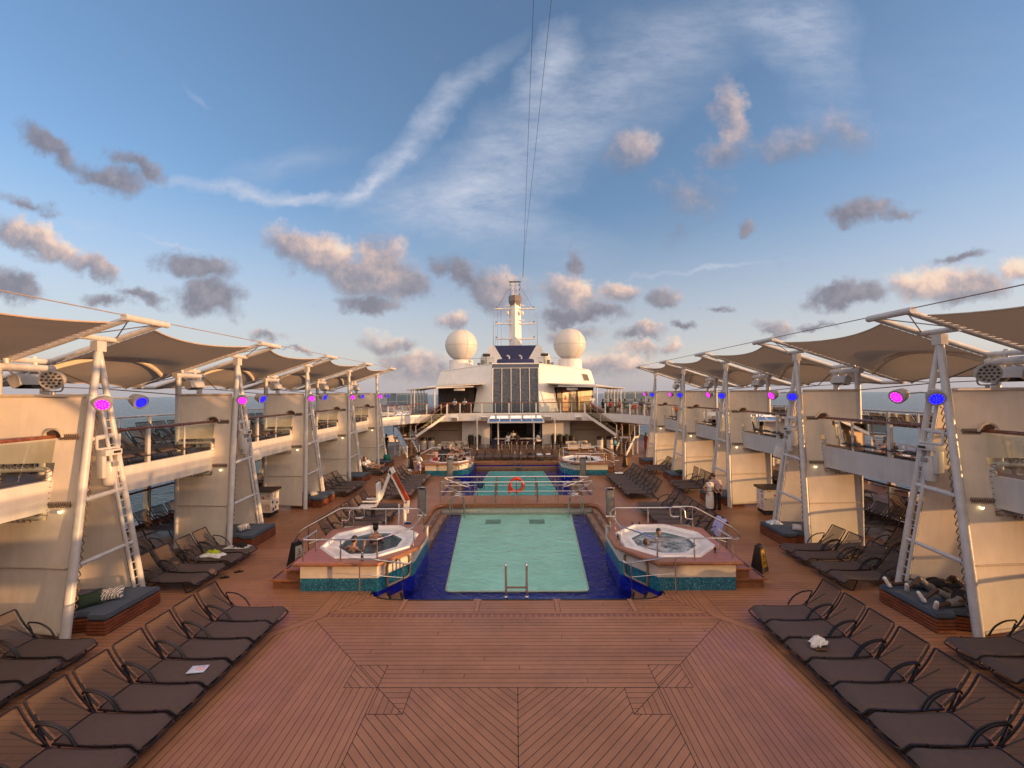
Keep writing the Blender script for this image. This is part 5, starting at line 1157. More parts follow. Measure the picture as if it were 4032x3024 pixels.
def sofa(x,y,w,rz,label,n=1):
    t=thing('sofa',label,'sofa',(x,y,0),rz,'beige sofas before the tan walls')
    b=MB(); b.rbox(-w/2,w/2,-.4,.4,.12,.42,.04); b.build('seat',UPH,t,abs_=False)
    b=MB(); b.rbox(-w/2,w/2,.28,.45,.3,.82,.05); b.build('backrest',UPH,t,abs_=False)
    for s in (-1,1):
        b=MB(); b.rbox(*sorted((s*(w/2-.14),s*(w/2+.02))),-.42,.42,.12,.62,.04); b.build('armrest',UPH,t,abs_=False)
    b=MB(); M=Matrix.Translation((.1*w,.18,.58))@Matrix.Rotation(R(-20),4,'X')@Matrix.Rotation(R(40),4,'Y'); b.sph((0,0,0),.2,14,10,(1,.35,1),M); b.build('cushion',CUS,t,abs_=False)
    b=MB(); b.rbox(-w/2+.16,w/2-.16,-.38,.27,.42,.52,.04); b.build('seat_cushion',UPH,t,abs_=False)
sofa(-6.75,39.6,1.3,R(-16),'beige sofa with grey cushion on the left, nearer the stairs'); sofa(-5.4,40.0,1.2,R(-8),'beige sofa with grey cushion on the left, nearer the white wall')
sofa(5.35,39.4,1.15,R(10),'beige sofa with grey cushion on the right, nearer the planters'); sofa(6.5,39.7,1.0,R(16),'beige armchair-sofa on the right, nearer the stairs')
t=thing('coffee_table','low pale coffee table before the right beige sofas','table',(6.4,38.0,0)); b=MB(); b.rbox(5.7,7.2,37.7,38.3,.40,.45,.015); b.build('table_top',UPH,t)
for x,y in ((5.8,37.8),(7.1,37.8),(5.8,38.2),(7.1,38.2)):
    b=MB(); b.box(x-.03,x+.03,y-.03,y+.03,0,.40); b.build('leg',GREY,t,smooth=0)
# printed towel carts beside the third masts
def cartm(name,ringc,blob):
    m,t,b=nt(name); p=objc(t)
    v=N(t,'ShaderNodeTexVoronoi'); t.links.new(p,v.inputs['Vector']); v.inputs['Scale'].default_value=4.2; v.inputs['Randomness'].default_value=.8
    s_=N(t,'ShaderNodeSeparateColor'); t.links.new(v.outputs['Color'],s_.inputs[0])
    d=v.outputs['Distance']; solid=mth(t,'MULTIPLY',mth(t,'LESS_THAN',d,.30),mth(t,'GREATER_THAN',s_.outputs[0],.55))
    rg=mth(t,'MULTIPLY',mth(t,'LESS_THAN',mth(t,'ABSOLUTE',mth(t,'SUBTRACT',d,.33)),.055),mth(t,'LESS_THAN',s_.outputs[0],.35))
    c=mixc(t,rg,(.62,.57,.50,1),col(ringc)); c=mixc(t,solid,c,col(blob)); t.links.new(c,b.inputs['Base Color']); b.inputs['Roughness'].default_value=.4; return m
for s in (-1,1):
    x,y=s*11.35,18.75
    t=thing('towel_cart','towel cart printed with %s, beside the third mast on the %s'%('leaves and orange rings' if s<0 else 'blue dots and red rings',SIDE[s]),'cart',(x,y,0))
    b=MB(); b.box(x-.42,x+.42,y-.3,y+.3,.22,1.14); b.build('cabinet',cartm('cart_print_left' if s<0 else 'cart_print_right',(.55,.12,.03) if s<0 else (.35,.03,.05),(.02,.022,.03) if s<0 else (.03,.07,.20)),t,smooth=0)
    b=MB(); b.add([(x-.5,y-.38,1.14),(x+.5,y-.38,1.14),(x+.5,y+.38,1.14),(x-.5,y+.38,1.14),(x-.5,y-.38,1.17),(x+.5,y-.38,1.17),(x+.5,y+.38,1.24),(x-.5,y+.38,1.24)],[(3,2,1,0),(4,5,6,7),(0,1,5,4),(1,2,6,5),(2,3,7,6),(3,0,4,7)]); b.build('top',mat('cart_top',(.05,.03,.02),.4),t,smooth=0)
    b=MB(); b.box(x-.40,x+.40,y-.28,y+.28,.06,.22)
    for dx in (-.32,.32): b.tube([(x+dx,y-.3,.05),(x+dx,y-.22,.05)],.05,10)
    b.build('base',DARK,t,smooth=0)
# red terrace chairs and white tables up on the balcony
RC=mat('chair_red',(.30,.03,.02),.5); 
def rchair(x,y,rz,lab):
    t=thing('terrace_chair',lab,'chair',(x,y,3.475),rz,'red terrace chairs on the balcony')
    b=MB(); b.rbox(-.22,.22,-.22,.22,.43,.48,.02); b.build('seat',RC,t,abs_=False)
    b=MB(); b.rbox(-.22,.22,.18,.23,.5,.88,.02); b.build('backrest',RC,t,abs_=False)
    for a in (-1,1):
        for c in (-1,1):
            b=MB(); b.tube([(a*.19,c*.19,0),(a*.19,c*.19,.44 if c<0 else .86)],.016,5); b.build('leg',HULLW,t,abs_=False)
def rtable(x,y,lab):
    t=thing('terrace_table',lab,'table',(x,y,3.475),0,'white terrace tables on the balcony')
    b=MB(); b.lathe([(.40,.71),(.40,.74),(.02,.745)],18); b.build('table_top',HULLW,t,abs_=False); b=MB(); b.lathe([(.22,0),(.22,.02),(.035,.05),(.035,.71)],14); b.build('pedestal',GREY,t,abs_=False)
for s in (-1,1):
    for k,(x,y) in enumerate(((10.6,38.6),(12.2,37.0),(13.2,40.2))):
        rtable(s*x,y,'round white table on the %s balcony terrace, %s from the stairs'%(SIDE[s],NTH[k]))
        for j,a in enumerate((.3,2.4,4.5)): rchair(s*x+.62*math.sin(a),y-.62*math.cos(a),a+pi,'red chair at the %s round table of the %s balcony terrace'%(NTH[k],SIDE[s]))
# unseen deckhouse the viewer stands on and side wall, added to block low sun
b=MB(); b.box(15.62,15.8,-1.2,6.2,.005,2.2); struct(b.build('sun_block_wall',HULLW,smooth=0))
b=MB(); b.box(-16,16,-14,-1.2,.005,3.7); b.box(-16,16,-14,-6,3.7,12); tag(b.build('sun_block_deckhouse',HULLW,smooth=0),'unseen white after deckhouse behind the viewpoint, added to block low sun','deckhouse')
# ---------------------------------------------------------------- people
SKIN={'tan':mat('skin_tan',(.36,.19,.12),.55,var=.06),'fair':mat('skin_fair',(.50,.30,.22),.55,var=.06),'brown':mat('skin_brown',(.17,.085,.05),.5,var=.08),'dark':mat('skin_dark',(.055,.028,.018),.5,var=.08)}
HAIRC={'black':mat('hair_black',(.010,.008,.007),.5),'brown':mat('hair_brown',(.075,.035,.018),.55),'red':mat('hair_ginger',(.13,.045,.02),.55),'grey':mat('hair_grey',(.25,.23,.21),.6)}
def cloth(n,c,v=.15): return mat('cloth_'+n,c,.85,var=v,scale=10,bmp=.15,bscale=140)
def cap(b,p,q,r0,r1,n=10):
    p=Vector(p); q=Vector(q); d=q-p; L=d.length
    if L<1e-5: b.sph(p,r0,n,8); return
    m=[]; 
    for k in range(4): a=pi/2*(1-k/4) if 0 else -pi/2+pi/2*(k+.25)/4; m.append((p+d/L*r0*math.sin(a),r0*math.cos(a)))
    for k in range(4): a=pi/2*(k+.0)/4; m.append((q+d/L*r1*math.sin(a),r1*math.cos(a)))
    m.append((q+d/L*r1*.999,r1*.06))
    b.tube([x for x,_ in m],[y for _,y in m],n)
def remesh(b,name,mt,voxel,parent,smooth=4):
    me=b.mesh(name+'_raw',mt,smooth=0); o=bpy.data.objects.new(name+'_raw',me); C.objects.link(o)
    m=o.modifiers.new('r','REMESH'); m.mode='VOXEL'; m.voxel_size=voxel; m.use_smooth_shade=True
    s_=o.modifiers.new('s','SMOOTH'); s_.factor=.5; s_.iterations=smooth
    dg=bpy.context.evaluated_depsgraph_get(); nm=bpy.data.meshes.new_from_object(o.evaluated_get(dg)); nm.name=name
    bpy.data.objects.remove(o); bpy.data.meshes.remove(me)
    nm.materials.clear(); nm.materials.append(mt)
    r=bpy.data.objects.new(name,nm); C.objects.link(r); r.parent=parent; return r
ARM={'hang':((.05,.0,-.28),(.06,.05,-.53)),'fwd':((.05,.08,-.26),(-.02,.30,-.22)),'lap':((.06,.05,-.27),(-.05,.25,-.36)),'up':((.05,.10,-.24),(.02,.20,-.02)),'raise':((.07,.16,-.16),(.03,.22,.10)),'face':((.06,.14,-.22),(-.10,.22,-.02)),
     'side':((.24,.02,-.13),(.44,.08,-.06)),'hip':((.17,-.06,-.22),(.03,-.12,-.40)),'behind':((.12,-.10,-.24),(-.06,-.16,-.38)),'phone':((.05,.10,-.26),(-.06,.30,-.12)),'out':((.18,.14,-.14),(.34,.30,-.06)),'over':((.16,.10,.14),(.05,.20,.32))}
def person(label,loc,rz,pose='stand',sk='tan',hair='black',hs='short',top=None,bot=None,arms=('hang','hang'),s=1.0,lean=(0,0),head=(0,0),fem=False,shoes=None,skirt=None,voxel=.015,group=None,knees=None,hat=None,seat=.45,cut=None,bra=None,extra=None,sunglasses=False):
    """one continuous skin surface; hair and clothes are children. local +y is the way the person faces"""
    t=thing('person',label,'person',loc,rz,group)
    V=Vector; lx,ly=lean
    zp=.93 if pose=='stand' else (seat+.11 if pose=='sit' else (.12 if pose=='lie' else .0))
    Pv=V((0,0,zp))
    if pose=='lie': up=V((0,-math.cos(R(ly)),math.sin(R(ly)))); fw=V((0,math.sin(R(ly)),math.cos(R(ly))))
    else: up=V((math.sin(R(lx)),math.sin(R(ly)),math.cos(R(lx))*math.cos(R(ly)))).normalized(); fw=V((0,math.cos(R(ly)),-math.sin(R(ly))))
    rt=fw.cross(up).normalized()*1.0; rt=V((1,0,0)) if pose!='lie' else V((1,0,0))
    T=lambda x,y,z: Pv+rt*x+fw*y+up*z
    sw=.165 if fem else .19; hw=.095
    chest=T(0,0,.36); neck=T(0,-.01,.50); 
    hx,hy=head; hup=(up+rt*math.sin(R(hx))+fw*math.sin(R(hy))).normalized()
    hc=neck+hup*.155+fw*.018; hf=(fw-hup*fw.dot(hup)).normalized(); hr=rt
    b=MB()
    cap(b,T(-.07,0,-.02),T(.07,0,-.02),.105,.105); cap(b,T(0,0,.02),T(0,0,.2),.115,.105)
    cap(b,T(-.075,.0,.30),T(.075,.0,.30),.105,.105); cap(b,T(-sw+.04,-.01,.415),T(sw-.04,-.01,.415),.06,.06); cap(b,T(0,-.01,.2),T(0,-.01,.40),.11,.09)
    if fem: cap(b,T(-.07,.07,.29),T(-.065,.075,.285),.058,.058); cap(b,T(.07,.07,.29),T(.065,.075,.285),.058,.058)
    cap(b,neck-up*.06,hc-hup*.03,.055,.05)
    Mh=Matrix((hr,hf,hup)).transposed().to_4x4(); Mh.translation=hc
    b.sph((0,0,.015),1,16,12,(.076,.094,.108),Mh); cap(b,Mh@V((0,.03,-.06)),Mh@V((0,.052,-.085)),.055,.034)
    cap(b,Mh@V((0,.088,.012)),Mh@V((0,.106,-.018)),.010,.015); 
    for q in (-1,1): cap(b,Mh@V((q*.077,-.005,.02)),Mh@V((q*.079,-.01,-.02)),.014,.012)
    sh={}; 
    for q,a in ((-1,arms[0]),(1,arms[1])):
        e,w=ARM[a] if isinstance(a,str) else a
        S_=T(q*sw,-.01,.41); E=S_+rt*q*e[0]+fw*e[1]+up*e[2]; Wr=S_+rt*q*w[0]+fw*w[1]+up*w[2]; sh[q]=(S_,E,Wr)
        k=.88 if fem else 1
        cap(b,S_,E,.052*k,.040*k); cap(b,E,Wr,.040*k,.028*k)
        d=(Wr-E).normalized(); n=(d.cross(fw)).normalized() if d.cross(fw).length>.1 else rt; cu=d.cross(n).normalized()
        Pm=Wr+d*.085; cap(b,Wr,Pm,.027,.030); 
        for f_ in range(4):
            o=n*(-.030+.020*f_); l=(.055,.066,.062,.048)[f_]; A=Pm+o; B=A+d*l*.6+cu*.010; cap(b,A,B,.0105,.0098,6); cap(b,B,B+d*l*.4+cu*.024,.0098,.009,6)
        th_=Wr+d*.03; cap(b,th_,th_+n*-.04+d*.03,.013,.011,6); cap(b,th_+n*-.04+d*.03,th_+n*-.045+d*.065,.011,.009,6)
    L={}
    for q in (-1,1):
        Hp=T(q*hw,0,-.04)
        if pose=='stand': K=Hp+V((q*.015,.02 if q>0 else .05,-.43)); A=V((K.x+q*.01,K.y-.03,.075)); toe=A+V((q*.03,.17,-.045))
        elif pose=='sit': K=Hp+V((q*.06,.42,.02)); A=V((K.x,K.y-.02 if not knees else K.y+knees,max(.08,zp-.09-.42) if not knees else max(.08,zp-.46))); toe=A+V((q*.02,.16,-.045))
        elif pose=='lie': 
            kb=(knees or (0,0))[0 if q<0 else 1]; K=Hp+V((q*.03,.42*math.cos(R(kb)),.42*math.sin(R(kb)))); A=K+V((q*.02,.41*math.cos(R(kb*.9)),-.41*math.sin(R(kb*.9))*1.0)); A.z=max(A.z,.05); toe=A+V((q*.06,.06,.14))
        else: K=Hp+V((q*.06,.38,.0)); A=K+V((0,.02,-.36)); toe=A+V((0,.14,-.04))
        L[q]=(Hp,K,A,toe); cap(b,Hp,K,.082,.056); cap(b,K,A,.056,.036); cap(b,K.lerp(A,.25)+V((0,-.012,0)),K.lerp(A,.4)+V((0,-.012,0)),.052,.046); cap(b,A,toe,.040,.030); cap(b,A,A+(A-toe).normalized()*.04,.04,.033)
    body=remesh(b,'body',SKIN[sk],voxel,t,3)
    # hair
    if hs!='bald':
        h=MB(); h.sph((0,-.012,.03),1,18,14,(.087,.102,.108)); keep=[]; n=len(h.f)
        for f_ in h.f:
            c=sum((V(h.v[i]) for i in f_),V())/len(f_)
            if c.y<.045+ (c.z-.03)*.9 and c.z>-.075: keep.append(f_)
        h.f=keep; h.mi=[0]*len(keep); h.v=[tuple(Mh@V(v)) for v in h.v]
        if hs in ('long','bun','tail'):
            if hs=='long': cap(h,Mh@V((0,-.06,.0)),Mh@V((0,-.10,-.22)),.075,.05); 
            if hs=='tail': cap(h,Mh@V((0,-.10,.05)),Mh@V((0,-.14,-.12)),.04,.02)
            if hs=='bun':
                h.sph(tuple(Mh@V((.05,-.05,.15))),.062,12,9); h.sph(tuple(Mh@V((-.06,-.03,.15))),.05,12,9); cap(h,Mh@V((-.07,-.02,.14)),Mh@V((-.085,-.0,.20)),.03,.012)
        if hs=='curly':
            rg=random.Random(3)
            for _ in range(40):
                a=rg.uniform(0,2*pi); e=rg.uniform(-.1,1.3); p=V((math.cos(a)*math.cos(e)*.085,math.sin(a)*math.cos(e)*.1-.015,math.sin(e)*.11+.03))
                if p.y<.05 or p.z>.07: h.sph(tuple(Mh@p),.026,8,6)
        h.build('hair',HAIRC[hair],t,abs_=False,smooth=60)
    if hat:
        h=MB(); h.sph((0,-.005,.05),1,18,10,(.092,.105,.088)); h.f=[f_ for f_ in h.f if sum(h.v[i][2] for i in f_)/len(f_)>.035]; h.mi=[0]*len(h.f); h.v=[tuple(Mh@V(v)) for v in h.v]
        h.add([tuple(Mh@V((x,y,.045))) for x,y in ((-.07,.07),(-.06,.15),(0,.175),(.06,.15),(.07,.07))],[range(5)]); h.build('cap',hat,t,abs_=False)
    e=MB()
    for q in (-1,1): e.sph(tuple(Mh@V((q*.032,.084,.022))),.011,8,6)
    e.build('eyes' if not sunglasses else 'eyes',mat('eye_dark',(.02,.013,.01),.25),t,abs_=False)
    if sunglasses:
        g=MB()
        for q in (-1,1): g.sph(tuple(Mh@V((q*.034,.09,.02))),.027,10,8)
        g.build('sunglasses',DARK,t,abs_=False)
    m_=MB(); cap(m_,Mh@V((-.02,.088,-.045)),Mh@V((.02,.088,-.045)),.007,.007,6); m_.build('mouth',mat('lip',(.22,.06,.05),.5),t,abs_=False)
    g=.016
    if top:
        b=MB(); slv=cut or 'tee'
        cap(b,T(0,0,-.02 if bot!='x' else 0),T(0,0,.2),.128,.120); cap(b,T(-.06,0,-.03),T(.06,0,-.03),.112,.112); cap(b,T(-.075,.0,.30),T(.075,.0,.30),.105+g,.105+g); cap(b,T(-sw+.04,-.01,.41),T(sw-.04,-.01,.41),.068,.068); cap(b,T(0,-.01,.2),T(0,-.01,.40),.122,.10)
        if fem: cap(b,T(-.07,.075,.29),T(.07,.075,.285),.064,.064)
        for q in (-1,1):
            S_,E,Wr=sh[q]
            if slv=='tee': cap(b,S_,S_.lerp(E,.62),.067,.064)
            if slv=='long': cap(b,S_,E,.066,.055); cap(b,E,E.lerp(Wr,.9),.055,.042)
        remesh(b,'dress' if skirt else 'shirt',top,voxel*1.1,t,3)
    if bra:
        b=MB(); cap(b,T(-.075,.0,.285),T(.075,.0,.285),.112,.112); 
        if fem: cap(b,T(-.07,.075,.29),T(-.065,.08,.285),.062,.062); cap(b,T(.07,.075,.29),T(.065,.08,.285),.062,.062)
        bb=MB(); bb.v=b.v; bb.f=[f_ for f_ in b.f if abs((sum((V(b.v[i]) for i in f_),V())/len(f_)-T(0,0,.285)).dot(up))<.05]; bb.mi=[0]*len(bb.f); bb.build('bikini_top',bra,t,abs_=False)
    if bot:
        b=MB(); cap(b,T(-.07,0,-.02),T(.07,0,-.02),.118,.118); cap(b,T(0,0,-.02),T(0,0,.06),.122,.12)
        ln={'shorts':.8,'brief':.12,'trousers':1}[bot[0]]
        for q in (-1,1):
            Hp,K,A,_=L[q]; cap(b,Hp,Hp.lerp(K,ln),.098,.098-.022*ln)
            if bot[0]=='trousers': cap(b,K,A,.074,.060)
        remesh(b,{'shorts':'shorts','brief':'swimwear','trousers':'trousers'}[bot[0]],bot[1],voxel*1.1,t,3)
    if skirt:
        b=MB(); zz=skirt[1]; prof=[(.128,.98),(.15,.90),(.172,.80),(.185,.6),(.19,.4),(.17,zz),(.13,zz)]
        vs=[]; n=26
        b.add([(r*1.0*math.cos(2*pi*j/n)*(1+.05*math.sin(5*2*pi*j/n)*(1-z)),r*.86*math.sin(2*pi*j/n)*(1+.05*math.cos(4*2*pi*j/n)*(1-z)),z) for r,z in prof for j in range(n)],[(i*n+j,i*n+(j+1)%n,(i+1)*n+(j+1)%n,(i+1)*n+j) for i in range(len(prof)-1) for j in range(n)])
        b.build('skirt',skirt[0],t,abs_=False,smooth=60)
        b=MB(); b.tube([(.134*math.cos(2*pi*j/20),.118*math.sin(2*pi*j/20),.985) for j in range(20)],.014,6,closed=True); b.build('belt',DARK,t,abs_=False)
    if shoes:
        for q in (-1,1):
            Hp,K,A,toe=L[q]; b=MB(); cap(b,A+V((0,0,-.015)),toe,.050,.040); cap(b,A,A+(A-toe).normalized()*.03,.048,.042); b.build('shoe',shoes,t,abs_=False)
    for ch in list(t.children): ch.scale=(s,s,s)
    return t
cW=cloth('white',(.70,.68,.66)); cNavy=cloth('navy',(.02,.02,.05)); cBlk=cloth('black',(.014,.013,.014)); cGrey=cloth('grey',(.20,.19,.19)); cLil=cloth('print_lilac',(.30,.26,.40),.9); cRed=cloth('red',(.42,.03,.03)); cPink=cloth('pinkish',(.52,.40,.42)); cBlue=cloth('sky_blue',(.08,.36,.50)); cRust=cloth('rust_red',(.40,.09,.05)); cBrn=cloth('brown',(.06,.032,.022)); cLB=cloth('pale_blue',(.48,.54,.62)); cGrn=cloth('green',(.07,.14,.09))
# near left tub: the water stands at z .71
person('person with dark hair tied up, back turned, chest deep in the near left whirlpool',(-4.52,13.28,.52),R(8),'water','tan','black','bun',arms=('lap','face'),bra=cNavy,fem=True,voxel=.010,lean=(0,6))
person('person raising one hand with a cup, back turned, near edge of the near left whirlpool',(-5.05,12.75,.36),R(-30),'water','tan','black','short',arms=('side','raise'),voxel=.010,lean=(4,4))
b=MB(); 
t=thing('paper_cup','white paper cup held up by the bather in the near left whirlpool','cup',(-4.63,13.47,.84)); b.lathe([(.028,0),(.038,.10),(.034,.10),(.026,.01)],12,Matrix.Translation((-4.70,13.5,.90))); b.build('cup_body',cW,t)
# near right tub
person('person with short dark hair, facing the viewer in the foaming near right whirlpool',(4.62,13.62,.30),pi-R(8),'water','tan','black','short',arms=('lap','lap'),voxel=.010,s=.95)
person('person with wet brown hair, in profile at the near edge of the foaming whirlpool',(4.0,12.95,.22),-R(75),'water','fair','brown','short',arms=('lap','lap'),voxel=.010,s=.92)
# couple by the third right mast
person('person in white sleeveless top and long skirt, back turned, arm round their companion',(8.86,19.15,0),R(2),'stand','tan','brown','short',top=cW,cut='none',arms=('hip',((.10,.05,-.24),(.26,-.06,-.38))),fem=True,skirt=(cW,.16),s=.95,voxel=.011,head=(14,6),shoes=cBrn)
person('person with ginger hair, pinkish shirt and black trousers, back turned, bowing the head',(9.26,19.3,0),R(10),'stand','fair','red','curly',top=cPink,bot=('trousers',cBlk),arms=('hip','hang'),s=1.0,voxel=.011,head=(-22,16),lean=(-3,5),shoes=cBlk)
# two people asleep on the nearest right daybed
person('person asleep on the nearest right daybed, grey shorts, white sneakers, further from the viewer',(10.35,10.62,.42),R(92),'lie','dark','black','short',top=cBlk,bot=('shorts',cGrey),arms=(((.16,.06,.12),(-.04,.10,.20)),((.12,.03,-.25),(.10,.08,-.47))),lean=(0,14),knees=(40,6),shoes=cW,voxel=.011)
person('person asleep on the nearest right daybed, grey shorts, white socks, nearer the viewer',(10.35,9.98,.42),R(104),'lie','dark','black','short',top=cBlk,bot=('shorts',cGrey),arms=(((.10,.03,-.26),(.04,.10,-.46)),((.14,.05,-.2),(-.04,.14,-.34))),lean=(0,10),knees=(4,30),shoes=cW,voxel=.011)
# crowded far left whirlpool
G='group at the far left whirlpool'
person('person in white T-shirt and patterned shorts standing beside the far left whirlpool',(-6.28,26.75,0),-R(40),'stand','dark','black','short',top=cW,bot=('shorts',cLil),arms=('phone','phone'),shoes=cBlk,group=G)
person('person with grey hair and bare reddened back, left end of the far left whirlpool rim',(-5.55,28.5,.40),R(12),'sit','fair','grey','short',bot=('brief',cRed),arms=('lap','lap'),seat=.45,group=G)
person('person in navy top and dark cap, back turned, on the far whirlpool rim',(-5.0,28.15,.40),R(0),'sit','dark','black','short',top=cNavy,bot=('brief',cBlk),arms=('lap','lap'),hat=cBlk,seat=.47,s=1.08,group=G)
person('person with sunglasses and black shirt, facing the viewer behind the far left whirlpool',(-5.1,30.2,.40),pi,'sit','tan','grey','short',top=cBlk,bot=('shorts',cBlk),arms=('lap','lap'),seat=.47,sunglasses=True,group=G)
person('person in black bikini with hair up, facing the viewer on the far whirlpool rim',(-4.35,30.1,.40),pi,'sit','fair','black','bun',bra=cBlk,bot=('brief',cBlk),arms=('lap','over'),fem=True,seat=.47,group=G)
person('person with short dark hair, hand to face, beside the bikini wearer on the far rim',(-3.95,30.0,.40),pi-R(15),'sit','tan','black','short',bot=('shorts',cNavy),arms=('face','lap'),s=.9,seat=.47,group=G)
person('person in black bikini, long dark hair, side on, far left whirlpool',(-3.62,29.0,.34),R(80),'sit','fair','black','long',bra=cBlk,bot=('brief',cBlk),arms=('lap','lap'),fem=True,seat=.47,s=.95,group=G)
person('person with only a dark head above the water of the far left whirlpool',(-4.3,28.75,.0),R(0),'water','tan','black','short',arms=('lap','lap'),group=G)
# far right whirlpool
G='bathers in the far right whirlpool'
person('person with bald head, back turned, among the bathers of the far right whirlpool',(4.35,29.2,.30),R(10),'water','fair','grey','bald',arms=('side','side'),group=G)
for k,(x,y) in enumerate(((4.05,28.75),(4.95,29.3),(5.25,28.9))): person(['person with short dark hair, left of the bald bather in the far right whirlpool','person with dark hair, middle of the far right whirlpool, right of the bald bather','person with arm along the rim, right end of the far right whirlpool'][k],(x,y,.18),R(30*k-20),'water','brown','black','short',arms=('lap','side'),group=G)
# at the bar
G='people at the bar'
person('person in white shirt and dark cap serving behind the bar counter',(-.3,42.0,0),pi,'stand','brown','black','short',top=cW,bot=('trousers',cBlk),arms=('fwd','fwd'),hat=cBlk,group=G)
person('person in pale blue and white seated at the bar, long dark hair',(-.75,39.95,.30),R(20),'sit','brown','black','long',top=cLB,bot=('trousers',cLB),arms=('fwd','fwd'),fem=True,seat=.48,group=G)
person('person in dark brown clothes seated at the bar in the middle',(.08,39.95,.30),R(0),'sit','brown','black','short',top=cBrn,bot=('trousers',cBrn),arms=('fwd','fwd'),seat=.48,group=G)
person('person in white leaning on the right end of the bar counter',(2.05,40.05,.30),-R(70),'sit','dark','black','short',top=cW,bot=('shorts',cW),arms=('fwd','fwd'),seat=.48,lean=(0,14),group=G)
person('person in sky blue shirt and white cap walking near the foot of the right stairs',(8.35,35.0,0),R(70),'stand','dark','black','short',top=cBlue,bot=('trousers',cBlk),arms=('fwd','hang'),hat=cW,shoes=cW)
person('person in long red clothes standing in the passage behind the right stairs',(12.0,38.4,0),-R(60),'stand','dark','black','long',top=cRust,cut='long',arms=('hang','fwd'),fem=True,skirt=(cRust,.1))
person('person in dark clothes standing in the shade behind the left stairs',(-12.1,38.6,0),R(60),'stand','dark','black','short',top=cBlk,bot=('trousers',cBlk),cut='long')
# on the balcony (floor at 3.475)
G='people on the right balcony terrace'; Z=3.475
person('person in white shirt and red-orange shorts at the head of the right stairs',(7.35,39.75,Z),R(15),'stand','brown','black','short',top=cW,bot=('shorts',cRust),arms=('hip','out'),shoes=cW,group=G)
for k,(x,y,tp,rz,nm) in enumerate(((8.55,40.6,cBlk,-60,'person in black seated nearest the head of the right stairs on the balcony'),(9.2,40.2,cRed,40,'person in bright red shirt seated behind the balcony railing, right of the stairs'),(10.2,40.9,cRust,70,'person in rust shirt seated by the canopy post on the right balcony'),(10.6,40.3,cGrn,-80,'person in green trousers and rust top seated right of the canopy post'))):
    person(nm,(x,y,Z),R(rz),'sit','brown','black','short' if k%2 else 'long',top=tp,bot=('trousers',cGrn if k==3 else cBlk),arms=('lap','fwd'),seat=.45,group=G)
for k,(x,y) in enumerate(((11.2,38.9),(11.75,38.8),(12.3,38.4))): person('person with dark hair seated behind the balcony glass, %s of three together on the right'%('left','middle','right')[k] if 0 else ['person in pale top seated behind the balcony glass, left of a row of three','person in dark top seated behind the balcony glass, middle of a row of three','person in grey top seated behind the balcony glass, right end of a row of three'][k],(x,y,Z),R(180),'sit','brown','black','short',top=(cLB,cBlk,cGrey)[k],bot=('trousers',cBlk),arms=('lap','lap'),seat=.45,group=G)
person('person in white top standing at the outer end of the right balcony',(12.35,36.9,Z),R(-20),'stand','brown','black','short',top=cW,bot=('trousers',cGrey),arms=('fwd','hip'),fem=True,group=G)
for k,(x,y) in enumerate(((-6.3,42.6),(-5.3,42.9))): person(['person in pale top inside the dark left café, left of two','person in pale top inside the dark left café, right of two'][k],(x,y,Z),R(150),'sit','brown','black','short',top=cLB,bot=('trousers',cBlk),arms=('lap','lap'),seat=.6,group='people in the left café')
# resting on the left loungers before the farthest mast
person('person in white top and grey shorts reclining on a lounger near the farthest left mast',(-10.05,28.6,.40),-pi/2,'lie','fair','brown','short',top=cW,bot=('shorts',cGrey),arms=('lap','lap'),lean=(0,52),knees=(6,14),voxel=.013)
person('person in white with dark hair reclining on the nearer lounger by the fourth left mast',(-10.05,27.9,.40),-pi/2,'lie','tan','black','long',top=cW,bot=('shorts',cGrey),arms=('lap','lap'),lean=(0,50),knees=(20,8),fem=True,voxel=.013)
# ---------------------------------------------------------------- small things lying about
def cloth_lump(name,label,cat,loc,sx,sy,h,m,seed,rz=0,m2=None,parts=None):
    t=thing(name,label,cat,loc,rz); rg=random.Random(seed); ph_=[rg.uniform(0,6.3) for _ in range(6)]
    def fn(u,v):
        x=(u-.5)*2; y=(v-.5)*2; r=max(abs(x),abs(y)); e=max(0,1-r**4)
        w=.5+.5*math.sin(7*x+ph_[0]+3*math.sin(4*y+ph_[1]))*math.cos(6*y+ph_[2]+2*x)
        return (x*sx*(1+.12*math.sin(5*y+ph_[3])),y*sy*(1+.15*math.sin(4*x+ph_[4])),.004+h*e*(.25+.75*w))
    b=MB(); b.grid(fn,26,20); b.build('cloth',m,t,abs_=False,smooth=180)
    return t
ZS=.375
t=thing('booklet','pale blue and pink booklet lying on a lounger seat in the left front row','booklet',(-6.0,7.84,ZS)); b=MB(); b.rbox(-.15,.15,-.105,.105,0,.012,.003,Matrix.Translation((-5.98,7.80,ZS-.015))@Matrix.Rotation(R(8),4,'Z')); b.build('pages',mat('booklet_cover',(.52,.62,.78),.3,var=.35,scale=5),t)
b=MB(); b.box(-.04,.12,-.05,.05,.0122,.0135,Matrix.Translation((-5.98,7.80,ZS-.015))@Matrix.Rotation(R(8),4,'Z')); b.build('cover_picture',mat('booklet_pink',(.70,.45,.50),.3),t,smooth=0)
def shoe(t,x,y,z,rz,m,part='shoe'):
    b=MB(); M=Matrix.Translation((x,y,z))@Matrix.Rotation(rz,4,'Z'); cap(b,M@Vector((-.09,0,.045)),M@Vector((.09,0,.035)),.045,.036); cap(b,M@Vector((-.10,0,.07)),M@Vector((-.04,0,.075)),.034,.030); b.build(part,m,t)
t=thing('white_shoes','crumpled white shoes and brown soles on a lounger seat in the right front row','shoes',(6.05,8.5,ZS))
shoe(t,5.98,8.45,ZS-.02,R(20),cW); shoe(t,6.14,8.56,ZS-.02,R(35),cW)
